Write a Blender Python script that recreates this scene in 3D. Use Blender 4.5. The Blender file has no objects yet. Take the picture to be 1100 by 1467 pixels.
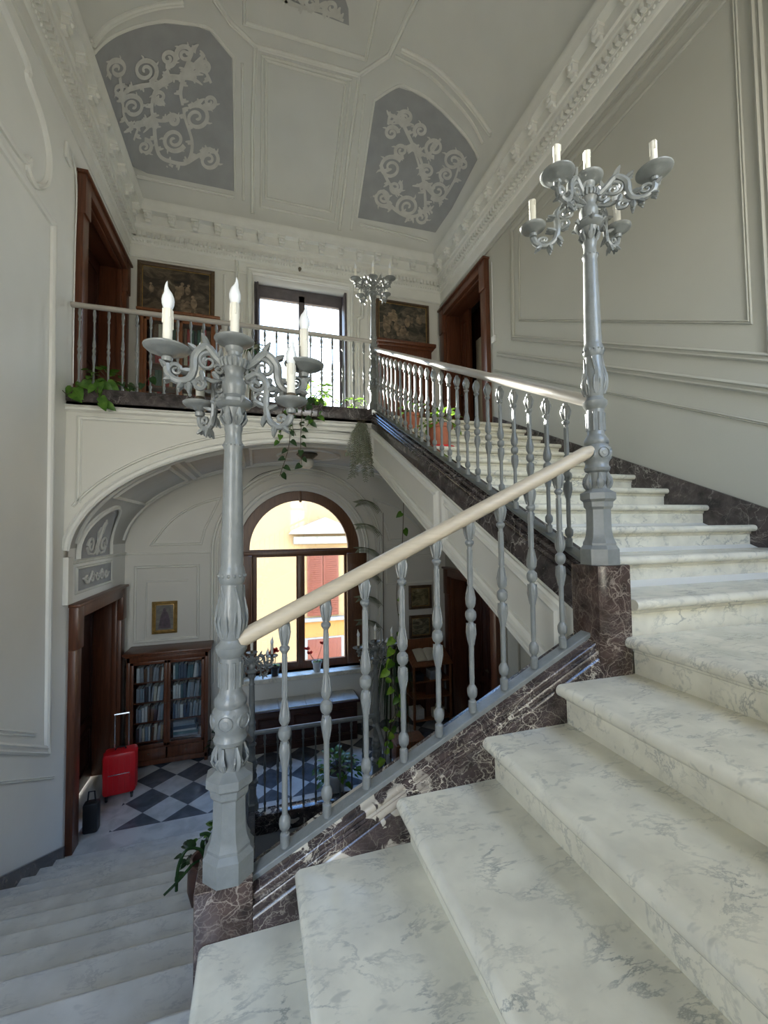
import bpy, bmesh, math, random
from mathutils import Vector, Matrix
random.seed(7)
PI = math.pi
sin, cos = math.sin, math.cos
SC = bpy.context.scene
COL = SC.collection

# ------------------------------------------------------------------ dimensions (metres, camera eye at origin)
XL, XR, YF, YN = -1.95, 3.48, 7.45, -0.45
T, RS = 0.333, 0.164
A0 = -1.474              # near-left landing
A = A0 + RS              # first tread of the middle flight
B = A + 5 * RS           # near-right landing
U = B + 12 * RS          # upper floor
L = -3.442               # lower floor
ZC, PC, HC, RC = 5.22, 0.20, 1.40, 1.9   # cornice top, projection, vault rise, cove radius

# ------------------------------------------------------------------ camera
F = 603.13; yaw, pit, rol = 0.294756564, 0.0411162879, -0.0117855553
fw = Vector((sin(yaw) * cos(pit), cos(yaw) * cos(pit), sin(pit)))
r0 = Vector((cos(yaw), -sin(yaw), 0)); u0 = r0.cross(fw)
rr = r0 * cos(rol) + u0 * sin(rol); uu = -r0 * sin(rol) + u0 * cos(rol)
cam = bpy.data.cameras.new('camera'); camo = bpy.data.objects.new('camera', cam); COL.objects.link(camo)
cam.sensor_fit = 'VERTICAL'; cam.sensor_height = 36; cam.lens = F / 1467 * 36
cam.clip_start = 0.02; cam.clip_end = 200
camo.matrix_world = Matrix(((rr.x, uu.x, -fw.x, 0), (rr.y, uu.y, -fw.y, 0), (rr.z, uu.z, -fw.z, 0), (0, 0, 0, 1)))
SC.camera = camo

def ray(px, py): return rr * ((px - 550) / F) - uu * ((py - 733.5) / F) + fw
def at(px, py, **k):     # measured point of the photo on a wall or floor plane of the room
    (a, v), = k.items(); d = ray(px, py); i = 'xyz'.index(a)
    return d * (v / d[i])

# ------------------------------------------------------------------ materials
def newmat(name):
    m = bpy.data.materials.new(name); m.use_nodes = True
    nt = m.node_tree; b = nt.nodes['Principled BSDF']
    return m, nt, b
def N(nt, t, **k):
    n = nt.nodes.new(t)
    for a, v in k.items(): setattr(n, a, v)
    return n
def ramp(nt, stops):
    n = nt.nodes.new('ShaderNodeValToRGB'); e = n.color_ramp.elements
    while len(e) < len(stops): e.new(0.5)
    for i, (p, c) in enumerate(stops):
        e[i].position = p; e[i].color = (*c, 1)
    return n
def simple(name, col, rough=0.6, var=0.08, scale=6, bump=0.0, bscale=60, metal=0.0, coord='Object', spec=None):
    m, nt, b = newmat(name); L_ = nt.links.new
    tc = N(nt, 'ShaderNodeTexCoord'); ns = N(nt, 'ShaderNodeTexNoise'); ns.inputs['Scale'].default_value = scale; ns.inputs['Detail'].default_value = 5
    L_(tc.outputs[coord], ns.inputs['Vector'])
    lo = tuple(max(0, c * (1 - var)) for c in col); hi = tuple(min(1, c * (1 + var)) for c in col)
    rp = ramp(nt, [(0.3, lo), (0.7, hi)]); L_(ns.outputs['Fac'], rp.inputs['Fac']); L_(rp.outputs['Color'], b.inputs['Base Color'])
    b.inputs['Roughness'].default_value = rough; b.inputs['Metallic'].default_value = metal
    if spec is not None: b.inputs['Specular IOR Level'].default_value = spec
    if bump:
        n2 = N(nt, 'ShaderNodeTexNoise'); n2.inputs['Scale'].default_value = bscale; n2.inputs['Detail'].default_value = 3
        L_(tc.outputs[coord], n2.inputs['Vector'])
        bp = N(nt, 'ShaderNodeBump'); bp.inputs['Strength'].default_value = bump; bp.inputs['Distance'].default_value = 0.01
        L_(n2.outputs['Fac'], bp.inputs['Height']); L_(bp.outputs['Normal'], b.inputs['Normal'])
    return m
def wood(name, col, rough=0.35, scale=(3, 3, 30), contrast=0.35, axis=None):
    m, nt, b = newmat(name); L_ = nt.links.new
    tc = N(nt, 'ShaderNodeTexCoord'); mp = N(nt, 'ShaderNodeMapping'); mp.inputs['Scale'].default_value = scale
    ns = N(nt, 'ShaderNodeTexNoise'); ns.inputs['Scale'].default_value = 3; ns.inputs['Detail'].default_value = 6; ns.inputs['Distortion'].default_value = 0.6
    L_(tc.outputs['Object'], mp.inputs['Vector']); L_(mp.outputs['Vector'], ns.inputs['Vector'])
    rp = ramp(nt, [(0.25, tuple(c * (1 - contrast) for c in col)), (0.75, tuple(min(1, c * (1 + contrast)) for c in col))])
    L_(ns.outputs['Fac'], rp.inputs['Fac']); L_(rp.outputs['Color'], b.inputs['Base Color']); b.inputs['Roughness'].default_value = rough
    bp = N(nt, 'ShaderNodeBump'); bp.inputs['Strength'].default_value = 0.1; L_(ns.outputs['Fac'], bp.inputs['Height']); L_(bp.outputs['Normal'], b.inputs['Normal'])
    return m
def white_marble(name, base=(0.66, 0.65, 0.59), vein=(0.30, 0.31, 0.31), rough=0.24):
    m, nt, b = newmat(name); L_ = nt.links.new
    tc = N(nt, 'ShaderNodeTexCoord')
    # directional veins
    mp = N(nt, 'ShaderNodeMapping'); mp.inputs['Rotation'].default_value = (0.2, 0.3, 0.6); mp.inputs['Scale'].default_value = (1, 2.0, 1.6)
    L_(tc.outputs['Object'], mp.inputs['Vector'])
    n1 = N(nt, 'ShaderNodeTexNoise'); n1.inputs['Scale'].default_value = 4.6; n1.inputs['Detail'].default_value = 10; n1.inputs['Roughness'].default_value = 0.66; n1.inputs['Distortion'].default_value = 0.35
    L_(mp.outputs['Vector'], n1.inputs['Vector'])
    v = ramp(nt, [(0.465, (0, 0, 0)), (0.495, (1, 1, 1)), (0.52, (0, 0, 0))]); L_(n1.outputs['Fac'], v.inputs['Fac'])
    n2 = N(nt, 'ShaderNodeTexNoise'); n2.inputs['Scale'].default_value = 5; n2.inputs['Detail'].default_value = 4; L_(tc.outputs['Object'], n2.inputs['Vector'])
    r2 = ramp(nt, [(0.42, (0, 0, 0)), (0.68, (1, 1, 1))]); L_(n2.outputs['Fac'], r2.inputs['Fac'])
    mul = N(nt, 'ShaderNodeMath', operation='MULTIPLY'); L_(v.outputs['Color'], mul.inputs[0]); L_(r2.outputs['Color'], mul.inputs[1])
    # small dark flecks
    mp3 = N(nt, 'ShaderNodeMapping'); mp3.inputs['Scale'].default_value = (14, 34, 20); mp3.inputs['Rotation'].default_value = (0, 0, 0.5); L_(tc.outputs['Object'], mp3.inputs['Vector'])
    n3 = N(nt, 'ShaderNodeTexNoise'); n3.inputs['Scale'].default_value = 1.0; n3.inputs['Detail'].default_value = 2; L_(mp3.outputs['Vector'], n3.inputs['Vector'])
    r3 = ramp(nt, [(0.63, (0, 0, 0)), (0.72, (1, 1, 1))]); L_(n3.outputs['Fac'], r3.inputs['Fac'])
    m3 = N(nt, 'ShaderNodeMath', operation='MULTIPLY'); L_(r3.outputs['Color'], m3.inputs[0]); m3.inputs[1].default_value = 0.45
    mx = N(nt, 'ShaderNodeMath', operation='MAXIMUM'); L_(mul.outputs[0], mx.inputs[0]); L_(m3.outputs[0], mx.inputs[1])
    fac = N(nt, 'ShaderNodeMath', operation='MULTIPLY'); L_(mx.outputs[0], fac.inputs[0]); fac.inputs[1].default_value = 0.9
    n4 = N(nt, 'ShaderNodeTexNoise'); n4.inputs['Scale'].default_value = 7; n4.inputs['Detail'].default_value = 9; L_(tc.outputs['Object'], n4.inputs['Vector'])
    rb = ramp(nt, [(0.35, tuple(c * 0.82 for c in base)), (0.65, base)]); L_(n4.outputs['Fac'], rb.inputs['Fac'])
    mix = N(nt, 'ShaderNodeMix', data_type='RGBA'); L_(fac.outputs[0], mix.inputs['Factor']); L_(rb.outputs['Color'], mix.inputs['A']); mix.inputs['B'].default_value = (*vein, 1)
    L_(mix.outputs['Result'], b.inputs['Base Color']); b.inputs['Roughness'].default_value = rough
    return m
def brown_marble(name, big=0.0, scale=6.0, base=(0.050, 0.036, 0.033), vein=(0.62, 0.56, 0.48), thick=0.03, stretch=(1, 1, 1)):
    m, nt, b = newmat(name); L_ = nt.links.new
    tc = N(nt, 'ShaderNodeTexCoord'); mp = N(nt, 'ShaderNodeMapping'); mp.inputs['Scale'].default_value = stretch; mp.inputs['Rotation'].default_value = (0.1, 0.5, 0.2)
    L_(tc.outputs['Object'], mp.inputs['Vector'])
    nd = N(nt, 'ShaderNodeTexNoise'); nd.inputs['Scale'].default_value = 4; nd.inputs['Detail'].default_value = 6; L_(mp.outputs['Vector'], nd.inputs['Vector'])
    add = N(nt, 'ShaderNodeVectorMath', operation='MULTIPLY_ADD'); L_(nd.outputs['Color'], add.inputs[0]); add.inputs[1].default_value = (0.42, 0.42, 0.42); L_(mp.outputs['Vector'], add.inputs[2])
    vo = N(nt, 'ShaderNodeTexVoronoi', feature='DISTANCE_TO_EDGE'); vo.inputs['Scale'].default_value = scale; L_(add.outputs[0], vo.inputs['Vector'])
    rv = ramp(nt, [(0.0, (1, 1, 1)), (thick, (0, 0, 0))]); L_(vo.outputs['Distance'], rv.inputs['Fac'])
    vo2 = N(nt, 'ShaderNodeTexVoronoi', feature='DISTANCE_TO_EDGE'); vo2.inputs['Scale'].default_value = scale * 3.1; L_(add.outputs[0], vo2.inputs['Vector'])
    rv2 = ramp(nt, [(0.0, (0.5, 0.5, 0.5)), (thick * 1.6, (0, 0, 0))]); L_(vo2.outputs['Distance'], rv2.inputs['Fac'])
    n5 = N(nt, 'ShaderNodeTexNoise'); n5.inputs['Scale'].default_value = 3.0; n5.inputs['Detail'].default_value = 3; L_(tc.outputs['Object'], n5.inputs['Vector'])
    r5 = ramp(nt, [(0.40, (0.12, 0.12, 0.12)), (0.62, (1, 1, 1))]); L_(n5.outputs['Fac'], r5.inputs['Fac'])
    mx = N(nt, 'ShaderNodeMath', operation='MAXIMUM'); L_(rv.outputs['Color'], mx.inputs[0]); L_(rv2.outputs['Color'], mx.inputs[1])
    ml = N(nt, 'ShaderNodeMath', operation='MULTIPLY'); L_(mx.outputs[0], ml.inputs[0]); L_(r5.outputs['Color'], ml.inputs[1])
    out = ml.outputs[0]
    if big:
        nb = N(nt, 'ShaderNodeTexNoise'); nb.inputs['Scale'].default_value = 8.5; nb.inputs['Detail'].default_value = 7; nb.inputs['Distortion'].default_value = 1.2; L_(mp.outputs['Vector'], nb.inputs['Vector'])
        rb = ramp(nt, [(0.56, (0, 0, 0)), (0.585, (big, big, big))]); L_(nb.outputs['Fac'], rb.inputs['Fac'])
        sxx = N(nt, 'ShaderNodeSeparateXYZ'); L_(tc.outputs['Object'], sxx.inputs[0])
        mr = N(nt, 'ShaderNodeMapRange'); L_(sxx.outputs['X'], mr.inputs['Value']); mr.inputs['From Min'].default_value = .45; mr.inputs['From Max'].default_value = 1.0; mr.inputs['To Min'].default_value = 1; mr.inputs['To Max'].default_value = 0
        mq = N(nt, 'ShaderNodeMath', operation='MULTIPLY'); L_(rb.outputs['Color'], mq.inputs[0]); L_(mr.outputs[0], mq.inputs[1])
        m4 = N(nt, 'ShaderNodeMath', operation='MAXIMUM'); L_(out, m4.inputs[0]); L_(mq.outputs[0], m4.inputs[1]); out = m4.outputs[0]
    nc = N(nt, 'ShaderNodeTexNoise'); nc.inputs['Scale'].default_value = 12; nc.inputs['Detail'].default_value = 4; L_(tc.outputs['Object'], nc.inputs['Vector'])
    rc = ramp(nt, [(0.3, tuple(c * 0.45 for c in base)), (0.7, tuple(c * 1.9 for c in base))]); L_(nc.outputs['Fac'], rc.inputs['Fac'])
    mix = N(nt, 'ShaderNodeMix', data_type='RGBA'); L_(out, mix.inputs['Factor']); L_(rc.outputs['Color'], mix.inputs['A']); mix.inputs['B'].default_value = (*vein, 1)
    L_(mix.outputs['Result'], b.inputs['Base Color']); b.inputs['Roughness'].default_value = 0.16
    return m
def tile_floor(name):
    m, nt, b = newmat(name); L_ = nt.links.new
    tc = N(nt, 'ShaderNodeTexCoord'); sx = N(nt, 'ShaderNodeSeparateXYZ'); L_(tc.outputs['Object'], sx.inputs[0])
    k = 1.961
    def ma(op, a, b_, c=None):
        n = N(nt, 'ShaderNodeMath', operation=op)
        for i, q in enumerate((a, b_, c)):
            if q is None: continue
            if isinstance(q, (int, float)): n.inputs[i].default_value = q
            else: L_(q, n.inputs[i])
        return n.outputs[0]
    s = ma('ADD', sx.outputs['X'], sx.outputs['Y']); d = ma('SUBTRACT', sx.outputs['Y'], sx.outputs['X'])
    u = ma('MULTIPLY_ADD', s, k, 39.93); v = ma('MULTIPLY_ADD', d, k, 39.70)
    par = ma('MODULO', ma('ADD', ma('FLOOR', u, 0), ma('FLOOR', v, 0)), 2)     # 1 = dark
    # joints
    def edge(q):
        f = ma('FRACT', q, 0); return ma('MINIMUM', f, ma('SUBTRACT', 1.0, f))
    j = ma('LESS_THAN', ma('MINIMUM', edge(u), edge(v)), 0.008)
    inx = ma('GREATER_THAN', sx.outputs['X'], -1.62); iny = ma('GREATER_THAN', sx.outputs['Y'], 5.70); inside = ma('MULTIPLY', inx, iny)
    dark = ma('MULTIPLY', par, inside)
    ns = N(nt, 'ShaderNodeTexNoise'); ns.inputs['Scale'].default_value = 5; ns.inputs['Detail'].default_value = 8; ns.inputs['Distortion'].default_value = .5; L_(tc.outputs['Object'], ns.inputs['Vector'])
    rw = ramp(nt, [(0.35, (0.46, 0.45, 0.43)), (0.6, (0.62, 0.61, 0.58))]); rd = ramp(nt, [(0.35, (0.07, 0.075, 0.085)), (0.7, (0.14, 0.15, 0.165))])
    L_(ns.outputs['Fac'], rw.inputs['Fac']); L_(ns.outputs['Fac'], rd.inputs['Fac'])
    mix = N(nt, 'ShaderNodeMix', data_type='RGBA'); L_(dark, mix.inputs['Factor']); L_(rw.outputs['Color'], mix.inputs['A']); L_(rd.outputs['Color'], mix.inputs['B'])
    mj = N(nt, 'ShaderNodeMix', data_type='RGBA'); L_(ma('MULTIPLY', j, ma('MULTIPLY', inside, 0.6)), mj.inputs['Factor']); L_(mix.outputs['Result'], mj.inputs['A']); mj.inputs['B'].default_value = (0.2, 0.2, 0.2, 1)
    L_(mj.outputs['Result'], b.inputs['Base Color']); b.inputs['Roughness'].default_value = 0.13
    return m
def glass(name, tint=(0.95, 0.97, 0.97), gl=0.06):
    m, nt, b = newmat(name); nt.nodes.remove(b); L_ = nt.links.new
    t = N(nt, 'ShaderNodeBsdfTransparent'); t.inputs[0].default_value = (*tint, 1); g = N(nt, 'ShaderNodeBsdfGlossy'); g.inputs['Roughness'].default_value = 0.02
    mx = N(nt, 'ShaderNodeMixShader'); mx.inputs[0].default_value = gl; L_(t.outputs[0], mx.inputs[1]); L_(g.outputs[0], mx.inputs[2]); L_(mx.outputs[0], nt.nodes['Material Output'].inputs['Surface'])
    return m
def leafmat(name, a, c, trans=0.35):
    m, nt, b = newmat(name); L_ = nt.links.new
    tc = N(nt, 'ShaderNodeTexCoord'); ns = N(nt, 'ShaderNodeTexNoise'); ns.inputs['Scale'].default_value = 14; L_(tc.outputs['Object'], ns.inputs['Vector'])
    rp = ramp(nt, [(0.3, a), (0.7, c)]); L_(ns.outputs['Fac'], rp.inputs['Fac']); L_(rp.outputs['Color'], b.inputs['Base Color']); b.inputs['Roughness'].default_value = 0.35
    tr = N(nt, 'ShaderNodeBsdfTranslucent'); L_(rp.outputs['Color'], tr.inputs['Color'])
    mx = N(nt, 'ShaderNodeMixShader'); mx.inputs[0].default_value = trans; L_(b.outputs[0], mx.inputs[1]); L_(tr.outputs[0], mx.inputs[2]); L_(mx.outputs[0], nt.nodes['Material Output'].inputs['Surface'])
    return m
def painting(name, cols, scale=3.0, seed=0.0):
    m, nt, b = newmat(name); L_ = nt.links.new
    tc = N(nt, 'ShaderNodeTexCoord'); mp = N(nt, 'ShaderNodeMapping'); mp.inputs['Location'].default_value = (seed, seed * 1.7, seed * .6); mp.inputs['Scale'].default_value = (1, 1, 1.6)
    L_(tc.outputs['Object'], mp.inputs['Vector'])
    ns = N(nt, 'ShaderNodeTexNoise'); ns.inputs['Scale'].default_value = scale; ns.inputs['Detail'].default_value = 8; ns.inputs['Distortion'].default_value = 1.4; ns.inputs['Roughness'].default_value = 0.62
    L_(mp.outputs['Vector'], ns.inputs['Vector'])
    rp = ramp(nt, [(0.32 + 0.42 * i / (len(cols) - 1), c) for i, c in enumerate(cols)]); L_(ns.outputs['Fac'], rp.inputs['Fac']); L_(rp.outputs['Color'], b.inputs['Base Color'])
    b.inputs['Roughness'].default_value = 0.5
    return m
def emit_mat(name, col, s):
    m, nt, b = newmat(name); b.inputs['Base Color'].default_value = (*col, 1); b.inputs['Emission Color'].default_value = (*col, 1); b.inputs['Emission Strength'].default_value = s
    return m

M = {}
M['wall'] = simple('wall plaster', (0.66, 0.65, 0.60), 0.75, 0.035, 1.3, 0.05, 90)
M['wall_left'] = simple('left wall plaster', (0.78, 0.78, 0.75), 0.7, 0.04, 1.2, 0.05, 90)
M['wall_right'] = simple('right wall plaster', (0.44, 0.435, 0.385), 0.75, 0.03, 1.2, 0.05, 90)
M['ceil'] = simple('ceiling plaster', (0.62, 0.62, 0.585), 0.8, 0.04, 1.5, 0.04, 60)
M['mould'] = simple('moulding plaster', (0.72, 0.715, 0.67), 0.6, 0.04, 5)
M['vault_grey'] = simple('vault grey paint', (0.50, 0.50, 0.47), 0.8, 0.05, 3)
M['panel_blue'] = simple('painted grey blue panel', (0.33, 0.335, 0.34), 0.85, 0.07, 4)
M['scroll'] = simple('painted scrollwork', (0.57, 0.565, 0.53), 0.8, 0.08, 9)
M['iron'] = simple('grey painted cast iron', (0.185, 0.195, 0.19), 0.30, 0.12, 20, 0.12, 90)
M['iron_dark'] = simple('darker grey painted iron', (0.13, 0.14, 0.135), 0.38, 0.12, 20, 0.1, 80)
M['rail'] = wood('pale worn handrail', (0.50, 0.425, 0.315), 0.42, (2, 30, 30), 0.10)
M['rail_grey'] = simple('grey beige handrail', (0.40, 0.37, 0.33), 0.42, 0.06, 8)
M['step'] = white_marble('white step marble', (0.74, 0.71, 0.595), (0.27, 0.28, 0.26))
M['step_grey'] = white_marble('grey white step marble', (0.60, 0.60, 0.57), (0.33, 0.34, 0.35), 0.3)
M['brown'] = brown_marble('brown breccia marble', 0.0, 11, (0.048, 0.031, 0.026), (0.34, 0.28, 0.23), 0.04)
M['brown_vein'] = brown_marble('brown veined marble', 0.85, 11, (0.046, 0.033, 0.031), (0.66, 0.59, 0.48), 0.028, (1.0, 1, 1.2))
M['brown_dark'] = brown_marble('dark brown marble', 0.0, 5, (0.045, 0.036, 0.036), (0.35, 0.32, 0.30), 0.02)
M['tiles'] = tile_floor('checker marble floor')
M['door'] = wood('dark red brown door wood', (0.105, 0.036, 0.017), 0.32, (18, 18, 1.2), 0.4)
M['door_dark'] = wood('very dark door wood', (0.045, 0.015, 0.010), 0.35, (18, 18, 1.2), 0.4)
M['frame_wood'] = wood('brown window wood', (0.115, 0.048, 0.022), 0.35, (14, 14, 1.5), 0.35)
M['grey_wood'] = simple('grey brown window wood', (0.11, 0.095, 0.10), 0.45, 0.15, 10)
M['case'] = wood('bookcase wood', (0.115, 0.040, 0.018), 0.3, (12, 12, 1.5), 0.4)
M['chest'] = wood('dark chest wood', (0.045, 0.018, 0.013), 0.4, (1.5, 12, 12), 0.4)
M['stand'] = wood('reddish stand wood', (0.20, 0.075, 0.030), 0.4, (10, 10, 1.5), 0.35)
M['glass'] = glass('window glass')
M['case_glass'] = glass('bookcase glass', (0.92, 0.95, 0.97), 0.05)
M['gold'] = simple('gilt frame', (0.42, 0.27, 0.09), 0.4, 0.3, 20, 0.1, 60, 0.5)
M['dark_frame'] = simple('dark brown frame', (0.085, 0.05, 0.025), 0.4, 0.3, 20)
M['candle'] = simple('ivory candle sleeve', (0.78, 0.75, 0.66), 0.5, 0.06, 12)
M['flame'] = simple('frosted white bulb', (0.80, 0.82, 0.84), 0.25, 0.02, 5)
M['brass'] = simple('dull brass socket', (0.16, 0.13, 0.09), 0.4, 0.2, 20, 0, 60, 0.6)
M['red'] = simple('red shell', (0.62, 0.012, 0.018), 0.35, 0.06, 5)
M['black'] = simple('black plastic', (0.012, 0.012, 0.013), 0.45, 0.2, 10)
M['metal'] = simple('silver metal', (0.62, 0.62, 0.62), 0.25, 0.05, 8, 0, 60, 0.8)
M['terra'] = simple('terracotta', (0.42, 0.14, 0.075), 0.75, 0.15, 10, 0.1, 60)
M['clay_dark'] = simple('dark glazed clay', (0.075, 0.035, 0.025), 0.35, 0.3, 10)
M['pot_grey'] = simple('light grey pot', (0.45, 0.45, 0.44), 0.5, 0.08, 8)
M['pot_black'] = simple('black pot', (0.025, 0.022, 0.022), 0.4, 0.2, 8)
M['soil'] = simple('soil', (0.035, 0.022, 0.014), 0.95, 0.4, 40, 0.4, 80)
M['leaf'] = leafmat('green leaf', (0.035, 0.11, 0.012), (0.12, 0.26, 0.03))
M['leaf_bright'] = leafmat('bright yellow green leaf', (0.10, 0.26, 0.02), (0.30, 0.48, 0.06), 0.5)
M['leaf_dark'] = leafmat('dark green leaf', (0.012, 0.035, 0.010), (0.03, 0.075, 0.02), 0.2)
M['leaf_dry'] = leafmat('greyish fern', (0.13, 0.15, 0.10), (0.24, 0.26, 0.17), 0.3)
M['stem'] = simple('stem', (0.07, 0.055, 0.03), 0.7, 0.2, 20)
M['flower'] = leafmat('dark red petals', (0.30, 0.012, 0.012), (0.5, 0.03, 0.02), 0.3)
M['paper'] = simple('book paper', (0.66, 0.62, 0.52), 0.7, 0.05, 20)
M['ochre'] = simple('yellow house plaster', (0.34, 0.235, 0.12), 0.85, 0.05, 1.2)
M['orange'] = simple('orange house plaster', (0.36, 0.18, 0.05), 0.85, 0.05, 1.5)
M['shutter'] = simple('red brown shutters', (0.17, 0.045, 0.025), 0.6, 0.08, 3)
M['stone_out'] = simple('grey stone trim', (0.24, 0.23, 0.21), 0.8, 0.06, 4)
M['opal'] = simple('opal glass', (0.68, 0.67, 0.62), 0.3, 0.02, 3)
M['white_plastic'] = simple('white plastic', (0.75, 0.75, 0.72), 0.4, 0.02, 3)

# ------------------------------------------------------------------ mesh builder
def wloc(o):
    v = Vector((0, 0, 0))
    while o is not None: v += o.location; o = o.parent
    return v
class MB:
    def __init__(s): s.bm = bmesh.new()
    def face(s, pts):
        try: return s.bm.faces.new([s.bm.verts.new(p) for p in pts])
        except ValueError: return None
    def box(s, x0, x1, y0, y1, z0, z1, bev=0, rot=None, piv=None):
        V = [s.bm.verts.new((x, y, z)) for x in (x0, x1) for y in (y0, y1) for z in (z0, z1)]
        fs = [s.bm.faces.new([V[i] for i in q]) for q in ((0, 1, 3, 2), (4, 6, 7, 5), (0, 4, 5, 1), (2, 3, 7, 6), (0, 2, 6, 4), (1, 5, 7, 3))]
        if bev:
            es = list({e for f in fs for e in f.edges})
            r = bmesh.ops.bevel(s.bm, geom=es, offset=bev, segments=2, affect='EDGES', profile=0.5)
            V = list({v for f in r['faces'] for v in f.verts} | {v for v in V if v.is_valid})
        if rot is not None:
            p = Vector(piv) if piv is not None else Vector(((x0 + x1) / 2, (y0 + y1) / 2, (z0 + z1) / 2))
            for v in V:
                if v.is_valid: v.co = p + rot @ (v.co - p)
        return V
    def prism(s, poly, axis, a, b):      # poly in the plane of the two other axes, in xyz order
        def P(q, t):
            q = list(q); q.insert('xyz'.index(axis), t); return q
        v0 = [s.bm.verts.new(P(q, a)) for q in poly]; v1 = [s.bm.verts.new(P(q, b)) for q in poly]
        n = len(poly)
        s.bm.faces.new(v0[::-1]); s.bm.faces.new(v1)
        for i in range(n): s.bm.faces.new((v0[i], v0[(i + 1) % n], v1[(i + 1) % n], v1[i]))
    def lathe(s, prof, n=24, c=(0, 0, 0), rot=None, phase=0.0, sq=None):
        c = Vector(c); rings = []
        for r, z in prof:
            ring = []
            for i in range(n):
                a = phase + 2 * PI * i / n
                p = Vector((r * cos(a), r * sin(a), z))
                if rot is not None: p = rot @ p
                ring.append(s.bm.verts.new(c + p))
            rings.append(ring)
        for a, b in zip(rings, rings[1:]):
            for i in range(n): s.bm.faces.new((a[i], a[(i + 1) % n], b[(i + 1) % n], b[i]))
        if prof[0][0] > 1e-6: s.bm.faces.new(rings[0][::-1])
        if prof[-1][0] > 1e-6: s.bm.faces.new(rings[-1])
    def tube(s, pts, rad, n=8, flat=1.0, cap=True):
        pts = [Vector(p) for p in pts]; m = len(pts)
        if not hasattr(rad, '__len__'): rad = [rad] * m
        up = None; rings = []
        for i, p in enumerate(pts):
            t = (pts[min(i + 1, m - 1)] - pts[max(i - 1, 0)])
            if t.length < 1e-9: t = Vector((0, 0, 1))
            t.normalize()
            if up is None:
                up = t.orthogonal().normalized() if abs(t.z) > 0.9 else Vector((0, 0, 1))
            sd = t.cross(up)
            if sd.length < 1e-6: sd = t.orthogonal()
            sd.normalize(); up = sd.cross(t).normalized()
            rings.append([s.bm.verts.new(p + sd * (rad[i] * cos(2 * PI * k / n)) + up * (rad[i] * flat * sin(2 * PI * k / n))) for k in range(n)])
        for a, b in zip(rings, rings[1:]):
            for i in range(n): s.bm.faces.new((a[i], a[(i + 1) % n], b[(i + 1) % n], b[i]))
        if cap: s.bm.faces.new(rings[0][::-1]); s.bm.faces.new(rings[-1])
    def sweep(s, prof, path, nrm, closed=False):   # prof: (side, out) closed section; path points; nrm: outward normal(s)
        path = [Vector(p) for p in path]; m = len(path)
        nr = [Vector(q).normalized() for q in nrm] if isinstance(nrm, list) else [Vector(nrm).normalized()] * m
        rings = []
        for i in range(m):
            a = path[(i - 1) % m] if (closed or i > 0) else None; b = path[(i + 1) % m] if (closed or i < m - 1) else None
            n = nr[i]
            t1 = (path[i] - a).normalized() if a is not None else None; t2 = (b - path[i]).normalized() if b is not None else None
            if t1 is None: t1 = t2
            if t2 is None: t2 = t1
            s1 = n.cross(t1).normalized(); s2 = n.cross(t2).normalized(); sd = s1 + s2
            if sd.length < 1e-6: sd = s1
            sd.normalize(); k = 1 / max(0.35, sd.dot(s1)); sd *= k
            rings.append([s.bm.verts.new(path[i] + sd * u + n * v) for u, v in prof])
        q = len(prof)
        pairs = list(zip(rings, rings[1:])) + ([(rings[-1], rings[0])] if closed else [])
        for a, b in pairs:
            for i in range(q): s.bm.faces.new((a[i], a[(i + 1) % q], b[(i + 1) % q], b[i]))
        if not closed: s.bm.faces.new(rings[0][::-1]); s.bm.faces.new(rings[-1])
    def ball(s, c, r, sc=(1, 1, 1), seg=10, rot=None):
        v = bmesh.ops.create_uvsphere(s.bm, u_segments=seg, v_segments=max(6, seg // 2 + 2), radius=r)['verts']
        for q in v:
            p = Vector((q.co.x * sc[0], q.co.y * sc[1], q.co.z * sc[2]))
            if rot is not None: p = rot @ p
            q.co = p + Vector(c)
    def leaf(s, base, d, up, ln, w, kind='heart', droop=0.25):
        d = Vector(d).normalized(); up = Vector(up); sd = d.cross(up)
        if sd.length < 1e-4: sd = d.orthogonal()
        sd.normalize(); n = sd.cross(d).normalized(); b = Vector(base)
        if kind == 'heart': pr = [(0.0, 0.15), (-0.06, 0.6), (0.12, 0.95), (0.4, 0.9), (0.7, 0.55), (1.0, 0.0)]
        elif kind == 'oval': pr = [(0.0, 0.05), (0.2, 0.7), (0.5, 1.0), (0.8, 0.6), (1.0, 0.0)]
        else: pr = [(0.0, 0.6), (0.25, 1.0), (0.5, 0.9), (0.75, 0.6), (1.0, 0.0)]
        mid = []; lf = []; rt = []
        for u, q in pr:
            c = b + d * (ln * max(u, 0)) - n * (droop * ln * u * u)
            mid.append(s.bm.verts.new(c))
            off = b + d * (ln * u) - n * (droop * ln * u * u) + n * (0.12 * w * q)
            lf.append(s.bm.verts.new(off + sd * (w / 2 * q))); rt.append(s.bm.verts.new(off - sd * (w / 2 * q)))
        for i in range(len(pr) - 1):
            for q in (lf, rt):
                try: s.bm.faces.new((mid[i], mid[i + 1], q[i + 1], q[i]))
                except ValueError: pass
    def build(s, name, mat, parent=None, world=True, ang=35, solid=0.0):
        me = bpy.data.meshes.new(name)
        bm = s.bm
        bmesh.ops.recalc_face_normals(bm, faces=bm.faces)
        if parent is not None and world:
            w = wloc(parent)
            bmesh.ops.translate(bm, verts=bm.verts, vec=-w)
        lim = math.radians(ang)
        for e in bm.edges:
            e.smooth = (len(e.link_faces) == 2 and e.calc_face_angle(0) < lim)
        for f in bm.faces: f.smooth = True
        bm.to_mesh(me); bm.free()
        me.materials.append(M[mat] if isinstance(mat, str) else mat)
        o = bpy.data.objects.new(name, me); COL.objects.link(o)
        if parent is not None: o.parent = parent
        return o
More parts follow.
